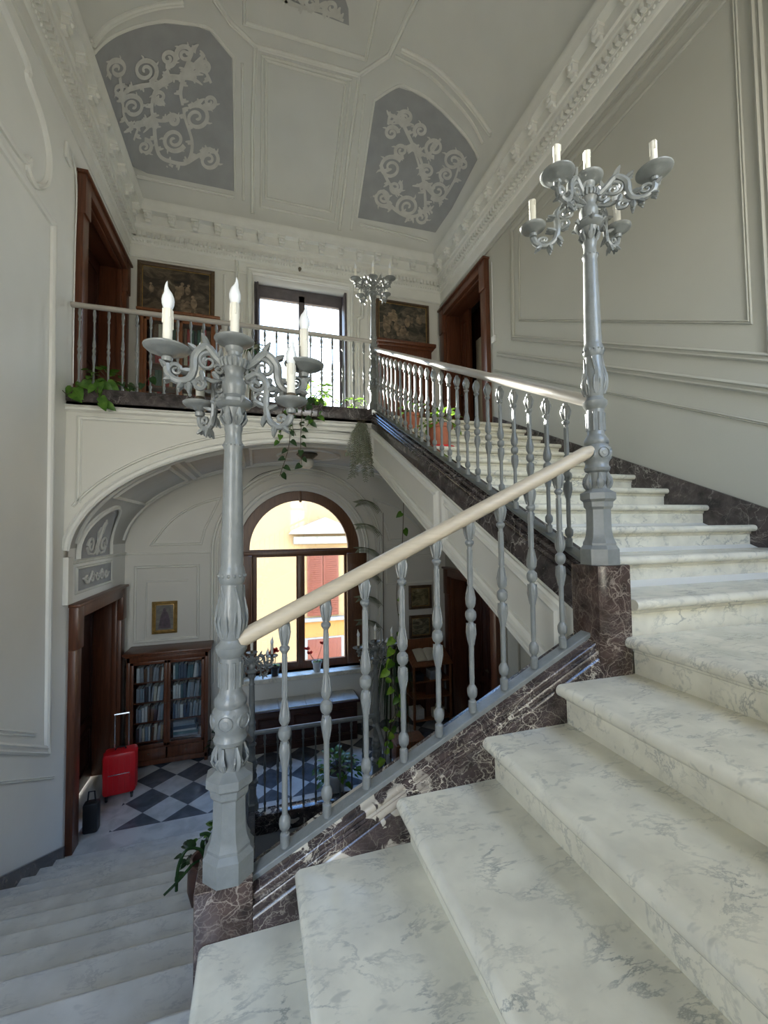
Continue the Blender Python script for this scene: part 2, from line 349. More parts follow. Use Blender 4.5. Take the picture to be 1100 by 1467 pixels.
def tag(o, label=None, cat=None, group=None, kind=None):
    if label: o['label'] = label
    if cat: o['category'] = cat
    if group: o['group'] = group
    if kind: o['kind'] = kind
    return o
def empty(name, loc, label=None, cat=None, group=None, rz=0, parent=None, kind=None):
    o = bpy.data.objects.new(name, None); COL.objects.link(o); o.location = loc; o.rotation_euler = (0, 0, rz); o.empty_display_size = 0.1
    if parent is not None: o.parent = parent
    return tag(o, label, cat, group, kind)
def child(src, name, parent, loc=(0, 0, 0), rot=(0, 0, 0), sc=(1, 1, 1), label=None):
    o = src if src.parent is None and src.get('_fresh') else src.copy()
    if o is src: del src['_fresh']
    else: COL.objects.link(o)
    o.name = name; o.parent = parent; o.location = loc; o.rotation_euler = rot; o.scale = sc
    if label: o['label'] = label
    return o
MESH = {}
def shared(key, fn, mat, ang=35):
    if key not in MESH:
        mb = MB(); fn(mb); o = mb.build(key, mat, ang=ang); MESH[key] = o.data; bpy.data.objects.remove(o)
    return MESH[key]
def inst(name, me, parent, loc=(0, 0, 0), rot=(0, 0, 0), sc=(1, 1, 1), label=None):
    o = bpy.data.objects.new(name, me); COL.objects.link(o); o.parent = parent; o.location = loc; o.rotation_euler = rot; o.scale = sc
    if label: o['label'] = label
    return o
def plate(name, outer, holes, frame, thick, mat, parent=None):
    """flat wall with holes: 2D outlines filled; frame maps (u,v,w)->xyz"""
    cu = bpy.data.curves.new(name, 'CURVE'); cu.dimensions = '2D'; cu.fill_mode = 'BOTH'
    for pts in [outer] + holes:
        sp = cu.splines.new('POLY'); sp.points.add(len(pts) - 1)
        for i, p in enumerate(pts): sp.points[i].co = (p[0], p[1], 0, 1)
        sp.use_cyclic_u = True
    cu.extrude = 0.5
    o = bpy.data.objects.new(name, cu); COL.objects.link(o)
    dg = bpy.context.evaluated_depsgraph_get(); me = bpy.data.meshes.new_from_object(o.evaluated_get(dg))
    bpy.data.objects.remove(o); bpy.data.curves.remove(cu)
    for v in me.vertices: v.co = Vector(frame(v.co.x, v.co.y, (v.co.z + 0.5) * thick))
    bm = bmesh.new(); bm.from_mesh(me); bmesh.ops.remove_doubles(bm, verts=bm.verts, dist=1e-5); bmesh.ops.recalc_face_normals(bm, faces=bm.faces); bm.to_mesh(me); bm.free()
    me.materials.clear(); me.materials.append(M[mat]); o = bpy.data.objects.new(name, me); COL.objects.link(o)
    if parent is not None: o.parent = parent
    return o
def rect(a, b, c, d): return [(a, c), (b, c), (b, d), (a, d)]
def struct(o): o['kind'] = 'structure'; return o
def arc(cx, cz, a, b, t0, t1, n): return [(cx + a * cos(t0 + (t1 - t0) * i / n), cz + b * sin(t0 + (t1 - t0) * i / n)) for i in range(n + 1)]
def crom(pts, n=8):
    pts = [Vector(p) for p in pts]; P = [pts[0]] + pts + [pts[-1]]; out = []
    for i in range(1, len(P) - 2):
        for k in range(n):
            t = k / n; a, b, c, d = P[i - 1], P[i], P[i + 1], P[i + 2]
            out.append(0.5 * ((2 * b) + (c - a) * t + (2 * a - 5 * b + 4 * c - d) * t * t + (3 * b - a - 3 * c + d) * t ** 3))
    out.append(pts[-1]); return out

# ------------------------------------------------------------------ room shell
DL = (5.42, 7.22); DR = (5.66, 7.36); DLR = (5.58, 7.36)
TH = 0.45
ZB = -6.6; ZTOP = 6.9
# left wall
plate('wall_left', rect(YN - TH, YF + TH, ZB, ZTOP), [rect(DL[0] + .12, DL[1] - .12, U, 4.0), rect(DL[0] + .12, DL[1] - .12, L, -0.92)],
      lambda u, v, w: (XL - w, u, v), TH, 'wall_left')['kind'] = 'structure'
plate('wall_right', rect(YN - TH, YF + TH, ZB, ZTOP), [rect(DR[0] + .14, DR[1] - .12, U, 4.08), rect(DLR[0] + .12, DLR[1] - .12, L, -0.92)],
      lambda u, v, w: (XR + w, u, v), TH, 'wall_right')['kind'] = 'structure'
WX0, WX1, WZ0, WZ1 = -0.04, 1.60, U + 0.12, 4.42       # upper window opening
AC, AR, AS = 0.75, 1.06, -0.36                          # lower arched window centre, radius, springing
arch_hole = [(AC - AR, -2.42), (AC + AR, -2.42)] + [(x, z) for x, z in arc(AC, AS, AR, AR, 0, PI, 28)]
plate('wall_far', rect(XL, XR, ZB, ZTOP), [rect(WX0, WX1, WZ0, WZ1), arch_hole], lambda u, v, w: (u, YF + w, v), TH, 'wall')['kind'] = 'structure'
plate('wall_near', rect(XL, XR, ZB, ZTOP), [rect(-1.8, -0.6, -1.1, 1.5), rect(1.5, 2.9, 1.2, 3.2)], lambda u, v, w: (u, YN - w, v), TH, 'wall')['kind'] = 'structure'
mb = MB(); mb.box(XL - TH, XR + TH, YN - TH, YF + TH, ZB - .1, ZB); struct(mb.build('floor', 'tiles'))

# vaulted ceiling
xa, xb, yb = XL + PC - .01, XR - PC + .01, YF - PC + .01
def g_(d): d = max(0.0, min(1.0, d / RC)); return math.sqrt(max(0, 1 - (1 - d) ** 2))
def cz(x, y): return ZC + HC * g_(min(x - xa, xb - x)) * g_(yb - y)
def spaced(a, b, n, ca, cb):
    out = []
    for i in range(n + 1):
        t = i / n
        if ca and cb: t = 0.5 - 0.5 * cos(PI * t)
        elif cb: t = sin(PI / 2 * t)
        out.append(a + (b - a) * t)
    return out
mb = MB(); xs = spaced(xa, xb, 56, 1, 1); ys = spaced(YN, yb, 56, 0, 1)
G = [[mb.bm.verts.new((x, y, cz(x, y))) for x in xs] for y in ys]
for j in range(56):
    for i in range(56): mb.bm.faces.new((G[j][i], G[j][i + 1], G[j + 1][i + 1], G[j + 1][i]))
ceiling = struct(mb.build('ceiling', 'ceil', ang=60))
def cn(x, y):
    e = 0.01; x = min(max(x, xa + e), xb - e); y = min(y, yb - e)
    return Vector(((cz(x + e, y) - cz(x - e, y)) / (2 * e), (cz(x, y + e) - cz(x, y - e)) / (2 * e), -1)).normalized()
def ceil_hit(px, py):
    d = ray(px, py); t = 4.0; st = .05
    while t < 14:
        p = d * t
        x, y = min(max(p.x, xa), xb), min(p.y, yb)
        if p.z >= cz(x, y) or p.x < xa or p.x > xb or p.y > yb:
            if st < 2e-4: break
            t -= st; st *= .2; t += st; continue
        t += st
    return Vector((min(max(p.x, xa + .01), xb - .01), min(p.y, yb - .01), 0))
def cpt(v, off=0.0):
    n = cn(v[0], v[1]); return Vector((v[0], v[1], cz(v[0], v[1]))) + n * off
# cornice with dentils and modillions, swept round three walls
corn = [(0, -.80), (0.02, -.80), (0.025, -.775), (0.012, -.76), (0.012, -.60), (.03, -.59), (.045, -.56), (.05, -.52), (.05, -.50), (.06, -.50), (.06, -.40), (.075, -.39), (.10, -.36), (.10, -.30),
        (.125, -.29), (.125, -.15), (.222, -.14), (.226, -.075), (.236, -.05), (.25, -.01), (.25, 0.02), (0, 0.02)]
def corn_at(p): return [(XL + p, YN), (XL + p, YF - p), (XR - p, YF - p), (XR - p, YN)]
mb = MB(); rings = []
for k in range(4): rings.append([mb.bm.verts.new((*corn_at(p)[k], ZC + z)) for p, z in corn])
for a, b in zip(rings, rings[1:]):
    for i in range(len(corn)): mb.bm.faces.new((a[i], a[(i + 1) % len(corn)], b[(i + 1) % len(corn)], b[i]))
trim1 = struct(mb.build('trim_1', 'mould', ang=25))
def around(d, step, start):
    segs = [((XL + d, YN), (XL + d, YF - d), (1, 0)), ((XL + d, YF - d), (XR - d, YF - d), (0, -1)), ((XR - d, YF - d), (XR - d, YN), (-1, 0))]
    for (a, b, n) in segs:
        a = Vector(a); b = Vector(b); ln = (b - a).length; k = max(1, round(ln / step)); st = ln / k
        for i in range(k + (0)): yield a + (b - a) * ((i + start) * st / ln), (b - a).normalized(), Vector(n)
mb = MB()
for p, t, n in around(.06, .07, .5):
    w = .021; q0 = p - t * w; q1 = p + t * w; f = n * .05
    x0, x1 = sorted((q0.x, (q1 + f).x)); y0, y1 = sorted((q0.y, (q1 + f).y))
    mb.box(min(q0.x, q1.x, (q0 + f).x), max(q0.x, q1.x, (q0 + f).x), min(q0.y, q1.y, (q0 + f).y), max(q0.y, q1.y, (q0 + f).y), ZC - .49, ZC - .42)
mb.build('dentils', 'mould', trim1)
mb = MB()
for p, t, n in around(.125, .355, .5):     # scrolled modillion blocks with a small leaf face
    def bx(w, d0, d1, z0, z1):
        q = [p - t * w + n * d0, p + t * w + n * d0, p - t * w + n * d1, p + t * w + n * d1]
        mb.box(min(v.x for v in q), max(v.x for v in q), min(v.y for v in q), max(v.y for v in q), z0, z1, .006)
    bx(.058, -.01, .090, ZC - .175, ZC - .135); bx(.048, -.01, .074, ZC - .25, ZC - .17); bx(.036, -.01, .04, ZC - .30, ZC - .245)
    mb.ball((p + n * .070).to_3d() + Vector((0, 0, ZC - .20)), .030, seg=8)
    mb.ball((p + n * .02 - t * .035).to_3d() + Vector((0, 0, ZC - .215)), .016, seg=6); mb.ball((p + n * .02 + t * .035).to_3d() + Vector((0, 0, ZC - .215)), .016, seg=6)
mb.build('modillions', 'mould', trim1)
mb = MB()
for p, t, n in around(.05, .05, .5):
    mb.ball(p.to_3d() + Vector((0, 0, ZC - .545)) + n.to_3d() * .004, .016, (1, 1, 1.3), seg=6)
mb.build('egg_moulding', 'mould', trim1)

BEAD = [(-.035, 0), (-.035, .008), (-.022, .018), (-.010, .010), (.008, .010), (.018, .022), (.035, .014), (.035, 0)]
def bead(s=1.0, h=1.0): return [(a * s * 1.15, b * h * 1.6) for a, b in BEAD]
# ceiling ribs, painted panels and scrolls
def cs_path(pts, closed=False, sub=6, smooth=False):
    w = [Vector((p[0], p[1], 0)) for p in pts]
    if smooth: w = crom(w, sub)
    else:
        out = []
        q = w + ([w[0]] if closed else [])
        for a, b in zip(q, q[1:]):
            for k in range(sub): out.append(a + (b - a) * (k / sub))
        if not closed: out.append(q[-1])
        w = out
    return [ceil_hit(v.x, v.y) for v in w]
def cs_mould(mb, pts, s=1.0, h=1.0, closed=False, smooth=False, sub=6):
    w = cs_path(pts, closed, sub, smooth)
    mb.sweep(bead(s, h), [cpt(v, 0.0) for v in w], [cn(v.x, v.y) for v in w], closed)
def fillpanel(name, pts, off, mat, smooth_from=None):
    w = [Vector((p[0], p[1], 0)) for p in pts]; c = sum(w, Vector()) / len(w); mb = MB(); R = 12
    bd = []
    for a, b in zip(w, w[1:] + w[:1]):
        for k in range(6): bd.append(a + (b - a) * (k / 6))
    def hp(v): q = ceil_hit(v.x, v.y); return cpt(q, off)
    rings = [[mb.bm.verts.new(hp(c + (p - c) * (i / R))) for p in bd] for i in range(1, R + 1)]
    c0 = mb.bm.verts.new(hp(c)); n = len(bd)
    for i in range(n): mb.bm.faces.new((c0, rings[0][i], rings[0][(i + 1) % n]))
    for a, b in zip(rings, rings[1:]):
        for i in range(n): mb.bm.faces.new((a[i], b[i], b[(i + 1) % n], a[(i + 1) % n]))
    return mb.build(name, mat, ceiling, ang=80)
PL = [(186, 243), (335, 274), (334, 180), (332, 83), (318, 66), (300, 44), (283, 38), (265, 36), (235, 33), (205, 37), (180, 45), (158, 56), (140, 70), (129, 84), (150, 146)]
PRr = [(512, 312), (624, 333), (648, 298), (684, 229), (680, 218), (668, 200), (650, 179), (632, 160), (610, 142), (590, 131), (571, 125), (556, 131), (536, 145), (526, 210)]
fillpanel('painted_panel', PL, .006, 'panel_blue'); fillpanel('painted_panel', PRr, .006, 'panel_blue')
fillpanel('painted_panel', [(396, -4), (500, 36), (499, 12), (492, -10), (480, -30), (440, -42), (405, -40), (392, -20)], .006, 'panel_blue')
mb = MB()
cs_mould(mb, [(129, 84), (140, 69), (158, 54), (180, 43), (205, 35), (235, 30), (265, 33), (285, 36), (302, 42), (320, 64), (335, 82)], .45, .5, smooth=True)
cs_mould(mb, [(335, 82), (337, 276)], .45, .5); cs_mould(mb, [(536, 144), (571, 123), (592, 129), (612, 140), (634, 158), (652, 177), (670, 198), (686, 226)], .45, .5, smooth=True); cs_mould(mb, [(536, 144), (511, 312)], .45, .5)
mb.build('panel_edge_moulding', 'mould', ceiling)
mb = MB()
cs_mould(mb, [(125, 72), (150, 40), (185, 20), (225, 8), (262, 4)], .8, 1.1, smooth=True)
cs_mould(mb, [(300, -12), (330, 32), (366, 66)], .8, 1.1); cs_mould(mb, [(366, 66), (362, 176), (362, 306)], .8, 1.0); cs_mould(mb, [(366, 66), (515, 107)], .8, 1.1)
cs_mould(mb, [(515, 107), (558, 78), (600, -10)], .8, 1.1); cs_mould(mb, [(515, 107), (502, 200), (486, 330)], .8, 1.0)
cs_mould(mb, [(575, 70), (620, 95), (655, 128), (685, 165), (704, 193)], .9, 1.3, smooth=True)
cs_mould(mb, [(566, 80), (612, 106), (645, 137), (674, 172), (692, 205)], .5, .8, smooth=True)
cs_mould(mb, [(350, -20), (350, 32), (524, 84), (545, -12)], .6, 1.0)
cs_mould(mb, [(382, 86), (495, 119), (473, 304), (381, 284)], .5, .8, True); cs_mould(mb, [(376, 80), (503, 114), (480, 318), (374, 296)], .4, .6, True)
cs_mould(mb, [(194, 252), (335, 283)], .6, .8); cs_mould(mb, [(515, 322), (612, 345)], .6, .8); cs_mould(mb, [(347, 90), (349, 288)], .5, .6); cs_mould(mb, [(522, 135), (503, 330)], .5, .6)
mb.build('ribs', 'mould', ceiling)
def scrollwork(name, spirals, stems, leaves):
    mb = MB()
    def rib(pp, w0, w1):
        w = [ceil_hit(*p) for p in pp]; m = len(w)
        of_ = .010 + .0007 * (len(mb.bm.verts) % 13); P = [cpt(v, of_) for v in w]; Nn = [cn(v.x, v.y) for v in w]
        for i in range(m - 1):
            t = (P[i + 1] - P[i])
            if t.length < 1e-5: continue
        vs = []
        for i in range(m):
            t = (P[min(i + 1, m - 1)] - P[max(i - 1, 0)]); t.normalize(); sd = Nn[i].cross(t).normalized(); wd = w0 + (w1 - w0) * i / (m - 1)
            vs.append((mb.bm.verts.new(P[i] + sd * wd), mb.bm.verts.new(P[i] - sd * wd)))
        for a, b in zip(vs, vs[1:]):
            try: mb.bm.faces.new((a[0], b[0], b[1], a[1]))
            except ValueError: pass
    for (x, y, r, a0, tn) in spirals:
        pp = []
        for i in range(40):
            t = i / 39; a = a0 + tn * 2 * PI * t; q = r * (1 - t) ** 0.8 + 1.0
            pp.append((x + q * cos(a), y + q * sin(a)))
        rib(pp, .030, .016)
        for k in range(3):   # little leaves off the outer turn
            a = a0 + tn * 2 * PI * (0.04 + .11 * k); ca, sa = cos(a), sin(a)
            rib([(x + r * .9 * ca, y + r * .9 * sa), (x + (r + 3) * ca, y + (r + 3) * sa), (x + (r + 6) * ca + 2 * sa, y + (r + 6) * sa - 2 * ca)], .020, .004)
    def curl(x, y, ang, ln, bend, w=.034):
        ca, sa = cos(ang), sin(ang)
        rib([(x + ln * t * ca - ln * bend * t * t * sa, y + ln * t * sa + ln * bend * t * t * ca) for t in (0, .2, .4, .6, .8, 1)], w, .008)
    for st in stems:
        c = crom([Vector((a, b, 0)) for a, b in st], 7); rib([(v.x, v.y) for v in c], .030, .018)
        for i in range(3, len(c) - 2, 4):
            t = c[i + 1] - c[i - 1]; an = math.atan2(t.y, t.x); sg = 1 if (i // 4) % 2 else -1
            curl(c[i].x, c[i].y, an + sg * .8, 9, sg * .5); curl(c[i].x, c[i].y, an + sg * 1.3, 6, sg * .4, .026)
    for (x, y, ang, ln) in leaves:
        curl(x, y, ang, ln * .8, .35, .045); curl(x + ln * .3 * cos(ang), y + ln * .3 * sin(ang), ang + .6, ln * .3, .3, .03); curl(x + ln * .3 * cos(ang), y + ln * .3 * sin(ang), ang - .6, ln * .3, -.3, .03)
    return mb.build(name, 'scroll', ceiling)
R_ = math.radians
scrollwork('scrollwork', [(167, 98, 14, 2.2, 1.7), (207, 100, 17, 1.2, -1.8), (189, 152, 16, 3.4, 1.7), (249, 200, 16, 0.5, 1.7), (281, 168, 18, -2.2, 1.6), (264, 76, 12, 2.4, 1.6), (299, 229, 15, -2.4, 1.7), (240, 82, 11, 1.9, -1.5), (228, 138, 9, .8, 1.5), (206, 210, 10, -1.6, 1.5), (292, 96, 9, 2.5, 1.5), (300, 145, 9, 2.8, -1.5), (170, 128, 8, 0, 1.4), (248, 172, 8, 3, 1.5)],
    [[(170, 110), (174, 140), (176, 165), (188, 180), (210, 172), (218, 168)], [(178, 128), (200, 122), (225, 118), (240, 108), (262, 108), (290, 100), (302, 118)],
     [(220, 168), (221, 195), (228, 222), (248, 232), (268, 232), (275, 205), (265, 170), (262, 155)], [(262, 110), (258, 130), (261, 150)], [(245, 112), (224, 126), (217, 146), (219, 168), (236, 172), (250, 166)],
     [(268, 232), (285, 222), (300, 215)], [(262, 108), (268, 90), (275, 72)], [(218, 168), (200, 178), (190, 200)], [(262, 108), (285, 85), (292, 78)]],
    [(218, 168, 2.2, 26), (218, 168, 1.8, 30), (218, 168, 2.6, 30), (262, 108, -.4, 34), (262, 108, .1, 36), (262, 108, -.9, 30), (275, 72, -1.2, 16), (262, 108, 2.6, 18), (281, 150, -1.0, 18), (218, 168, .9, 20), (248, 232, 2.2, 14), (188, 180, 2.2, 18), (300, 215, .2, 14), (240, 108, -1.9, 14)])
scrollwork('scrollwork', [(549, 283, 12, .5, 1.7), (584, 296, 15, 2.6, 1.7), (560, 240, 16, -.6, -1.7), (623, 211, 13, 1.6, 1.6), (650, 230, 14, 0.2, -1.6), (628, 273, 13, 2.4, -1.7), (581, 168, 10, 2.4, 1.6), (603, 186, 9, 2.2, 1.5), (561, 190, 9, 0, -1.5), (575, 215, 9, 1.2, 1.5), (640, 250, 9, 2, 1.5), (566, 268, 9, -1, 1.5), (603, 312, 9, -2, 1.4), (612, 245, 9, 2.5, 1.5), (664, 236, 7, 2, 1.4)],
    [[(578, 178), (592, 208), (604, 232), (608, 262), (609, 296)], [(548, 272), (560, 295), (585, 310), (608, 300), (607, 262), (594, 215)], [(606, 262), (630, 284), (650, 262), (660, 232)],
     [(592, 208), (612, 222), (632, 198)], [(575, 172), (560, 165), (556, 178)], [(545, 235), (556, 260), (572, 280)], [(609, 296), (620, 305)]],
    [(578, 178, -1.9, 26), (578, 178, -2.6, 24), (578, 178, -1.1, 20), (609, 262, .4, 20), (609, 262, 2.6, 22), (609, 296, 1.3, 18), (609, 296, .7, 16), (592, 208, 2.7, 22), (592, 208, .3, 16), (592, 208, 1.8, 16), (630, 284, 1.2, 14), (585, 310, 1.8, 12), (560, 295, 2.6, 12), (578, 178, -.3, 18)])
scrollwork('scrollwork', [(418, -6, 10, 1, 1.5), (445, 2, 10, 2, -1.5), (475, 10, 10, .5, 1.5)], [[(405, -4), (430, 8), (460, 14), (492, 28)]], [(430, 4, -.8, 14), (460, 10, -1.2, 14), (484, 20, -1.6, 14)])

# wall mouldings -------------------------------------------------
def wm(mb, pts, wall, s=1.0, h=1.0, closed=False):
    if wall == 'L': P = [(XL, a, b) for a, b in pts]; n = (1, 0, 0)
    elif wall == 'R': P = [(XR, a, b) for a, b in pts]; n = (-1, 0, 0)
    else: P = [(a, YF, b) for a, b in pts]; n = (0, -1, 0)
    mb.sweep(bead(s, h), P, n, closed)
SL = RS / T
mb = MB()
wl = bpy.data.objects['wall_left']; wr = bpy.data.objects['wall_right']; wf = bpy.data.objects['wall_far']
wm(mb, [(-.3, -2.11 + SL * 5.0 + .25), (4.95, -2.11), (4.86, 3.08), (-.3, 3.08)], 'L', 1.0, 1.1)
wm(mb, [(-.3, -1.85 + SL * 5.0), (4.72, -1.85)], 'L', .5, .7)
wm(mb, [(-.3, -2.45 + SL * 5.0 + .25), (5.12, -2.45)], 'L', .35, .5)
cl = [(3.4, 4.25), (4.25, 4.15), (4.32, 4.02), (4.55, 3.92), (4.72, 3.7), (4.70, 3.4), (4.5, 3.2), (4.36, 3.22), (4.38, 3.34), (4.2, 3.24), (3.4, 3.24)]
wm(mb, [(v.x, v.y) for v in crom([Vector((a, b, 0)) for a, b in cl], 5)], 'L', .7, 1.0)
mb.build('panel_moulding', 'wall_left', wl)
mb = MB()
wm(mb, [(5.02, 4.22), (5.06, 2.68), (1.98, 2.68 - SL * 3.08), (1.98, 4.22)], 'R', .8, 1.0, True)
wm(mb, [(4.86, 4.06), (4.90, 2.86), (2.12, 2.86 - SL * 2.78), (2.12, 4.06)], 'R', .35, .5, True)
wm(mb, [(1.86, 4.22), (1.86, 1.02), (-.3, 1.02 - SL * 2.1), (-.3, 4.22)], 'R', .8, 1.0)
wm(mb, [(5.45, 2.56 + .05), (-.3, 2.56 - SL * 5.55)], 'R', .9, 1.2)
wm(mb, [(5.55, 2.42 - .02), (-.3, 2.42 - SL * 5.75)], 'R', .3, .5)
wm(mb, [(5.6, -.42), (5.42, -.42), (5.42, -3.3)], 'R', .6, .8); wm(mb, [(5.1, -.8), (5.1, -3.3)], 'R', .4, .6)
wm(mb, [(YN, 4.36), (YF, 4.36)], 'R', .8, 1.0)
mb.build('panel_moulding', 'wall_right', wr)
mb = MB()
wm(mb, [(XL, -.34), (AC - 1.42, -.34)], 'F', .35, .6); wm(mb, [(AC + 1.42, -.34), (XR, -.34)], 'F', .35, .6)
for ra, hh, ss in ((1.44, 1.0, .7), (1.36, .7, .4), (1.17, 1.2, 1.1)):
    wm(mb, [(AC - ra, -2.45)] + [(x, z) for x, z in arc(AC, AS, ra, ra, PI, 0, 36)] + [(AC + ra, -2.45)], 'F', ss, hh)
wm(mb, rect(-1.80, -.90, -1.70, -.55), 'F', .5, .8, True); wm(mb, [(-1.65, -1.75), (-1.65, -.78), (-1.05, -.78)], 'F', .3, .5)
pan = [(-1.58, -.20)] + [(v.x, v.y) for v in crom([Vector((-1.55, -.15, 0)), Vector((-1.30, .18, 0)), Vector((-.95, .42, 0)), Vector((-.58, .55, 0))], 6)] + [(-.66, .35), (-.80, .05), (-.86, -.20)]
wm(mb, pan, 'F', .5, .8, True)
wm(mb, [(2 * AC - x, z) for x, z in pan][::-1], 'F', .5, .8, True)
wm(mb, rect(2.3, 3.3, -1.0, -.5)[:2] + rect(2.3, 3.3, -1.0, -.5)[2:], 'F', .4, .6, True)
# upper window surround with ears
o = .19
wm(mb, [(WX0 - .07, U + .05), (WX0 - .07, WZ1 + .07), (WX1 + .07, WZ1 + .07), (WX1 + .07, U + .05)], 'F', 1.3, 1.4)
wm(mb, [(WX0 - .20, U + .05), (WX0 - .20, 3.9), (WX0 - .28, 3.95), (WX0 - .28, WZ1 + .22), (WX1 + .28, WZ1 + .22), (WX1 + .28, 3.95), (WX1 + .20, 3.9), (WX1 + .20, U + .05)], 'F', .8, 1.2)
wm(mb, [(-.52, U + .3), (-.52, 4.35)], 'F', .4, .6); wm(mb, [(2.0, U + .3), (2.0, 4.35)], 'F', .4, .6)
wm(mb, [(WX0 - .5, -.1 + U), (WX0 - .5, U + .1)], 'F', .3, .5)
mb.build('panel_moulding', 'mould', wf)

# ------------------------------------------------------------------ upper window
def window_bars(parent, x0, x1, z0, z1, y, bars, mat, fw_=.07, dep=.06, lab='window_frame'):
    m = MB(); m.box(x0, x0 + fw_, y, y + dep, z0, z1, .006); m.box(x1 - fw_, x1, y, y + dep, z0, z1, .006); m.box(x0, x1, y, y + dep, z0, z0 + fw_, .006); m.box(x0, x1, y, y + dep, z1 - fw_, z1, .006)
    for b in bars: m.box(*b, .004)
    return m.build(lab, mat, parent)
win1 = empty('window_1', (.78, 7.75, WZ0), kind='structure')
cxw = .80
window_bars(win1, WX0, WX1, WZ0, WZ1 - .0, 7.72, [(cxw - .055, cxw + .055, 7.71, 7.79, WZ0, WZ1 - .1), (WX0, WX1, 7.71, 7.80, WZ1 - .22, WZ1)], 'grey_wood', .10, .08)
m = MB(); m.box(WX0 + .09, cxw - .05, 7.75, 7.754, WZ0 + .06, WZ1 - .2); m.build('window_pane', 'glass', win1)
m = MB(); m.box(cxw + .05, WX1 - .09, 7.75, 7.754, WZ0 + .06, WZ1 - .2); m.build('window_pane', 'glass', win1)
m = MB(); m.box(WX0 + .005, WX0 + .05, 7.42, 7.70, WZ0, WZ1 - .12, .005); m.box(WX0 + .05, WX0 + .075, 7.30, 7.70, WZ0, WZ1 - .18, .005); m.build('shutter', 'grey_wood', win1)
m = MB(); m.box(WX1 - .05, WX1 - .005, 7.46, 7.70, WZ0, WZ1 - .05, .005); m.box(WX1 - .058, WX1 - .05, 7.50, 7.66, WZ0 + .2, WZ1 - .25, .003); m.build('shutter', 'grey_wood', win1)
m = MB(); m.box(WX1 - .32, WX1 - .28, 7.44, 7.70, WZ0 + .05, WZ1 - .22, .004, rot=Matrix.Rotation(R_(24), 3, 'Z')); 
o_ = m.build('casement_stile', 'frame_wood', win1); bpy.data.objects.remove(o_)
m = MB(); m.box(WX0, WX1, YF - .02, 7.72, WZ0 - .12, WZ0, .01); m.build('window_sill', 'mould', win1)

# ------------------------------------------------------------------ lower arched window
win2 = empty('window_2', (AC, 7.62, -2.42), kind='structure')
def archpoly(r, z0): return [(AC - r, z0), (AC + r, z0)] + [(x, z) for x, z in arc(AC, AS, r, r, 0, PI, 30)]
yy = 7.58
ro, ri = AR + .005, .86
ring = [(AC + ri * cos(t), AS + .03 + ri * sin(t)) for t in [PI * i / 30 for i in range(31)]]
plate('window_frame', archpoly(ro, -2.44), [ring, rect(AC - .74, AC - .07, -2.30, -.46), rect(AC + .07, AC + .79, -2.30, -.46)], lambda u, v, w: (u, yy + w, v), .09, 'frame_wood').parent = None
wfm = bpy.data.objects['window_frame.001'] if 'window_frame.001' in bpy.data.objects else bpy.data.objects['window_frame']
wfm.parent = win2
for v in wfm.data.vertices: v.co -= win2.location
m = MB(); m.box(AC - AR + .02, AC + AR - .02, yy - .03, yy, -.44, -.36, .008); m.box(AC - .045, AC + .045, yy - .025, yy, -2.38, -.44, .006); m.box(AC - .02, AC + .02, yy - .01, yy + .02, .50, .70, .004); m.build('transom', 'frame_wood', win2)
m = MB(); m.prism(ring, 'y', yy + .04, yy + .044); m.build('window_pane', 'glass', win2)
for x0, x1 in ((AC - .76, AC - .05), (AC + .05, AC + .81)):
    m = MB(); m.box(x0, x1, yy + .04, yy + .044, -2.32, -.44); m.build('window_pane', 'glass', win2)
m = MB()   # folded inner shutters against both jambs
m.box(AC - AR - .02, AC - AR + .24, YF - .04, YF + .01, -2.36, -.42, .006); m.build('shutter', 'frame_wood', win2)
m = MB(); m.box(AC + AR - .26, AC + AR + .10, YF - .05, YF + .0, -2.36, -.42, .006); m.box(AC + AR - .20, AC + AR + .04, YF - .062, YF - .05, -2.2, -.6, .004); m.build('shutter', 'frame_wood', win2)
m = MB(); m.box(AC - 1.25, AC + 1.25, YF - .20, yy + .02, -2.50, -2.42, .015); m.build('window_sill', 'step', win2)
m = MB(); m.box(AC - 1.15, AC + 1.15, YF - .12, YF, -3.0, -2.50, .01); m.build('window_apron', 'wall', win2)

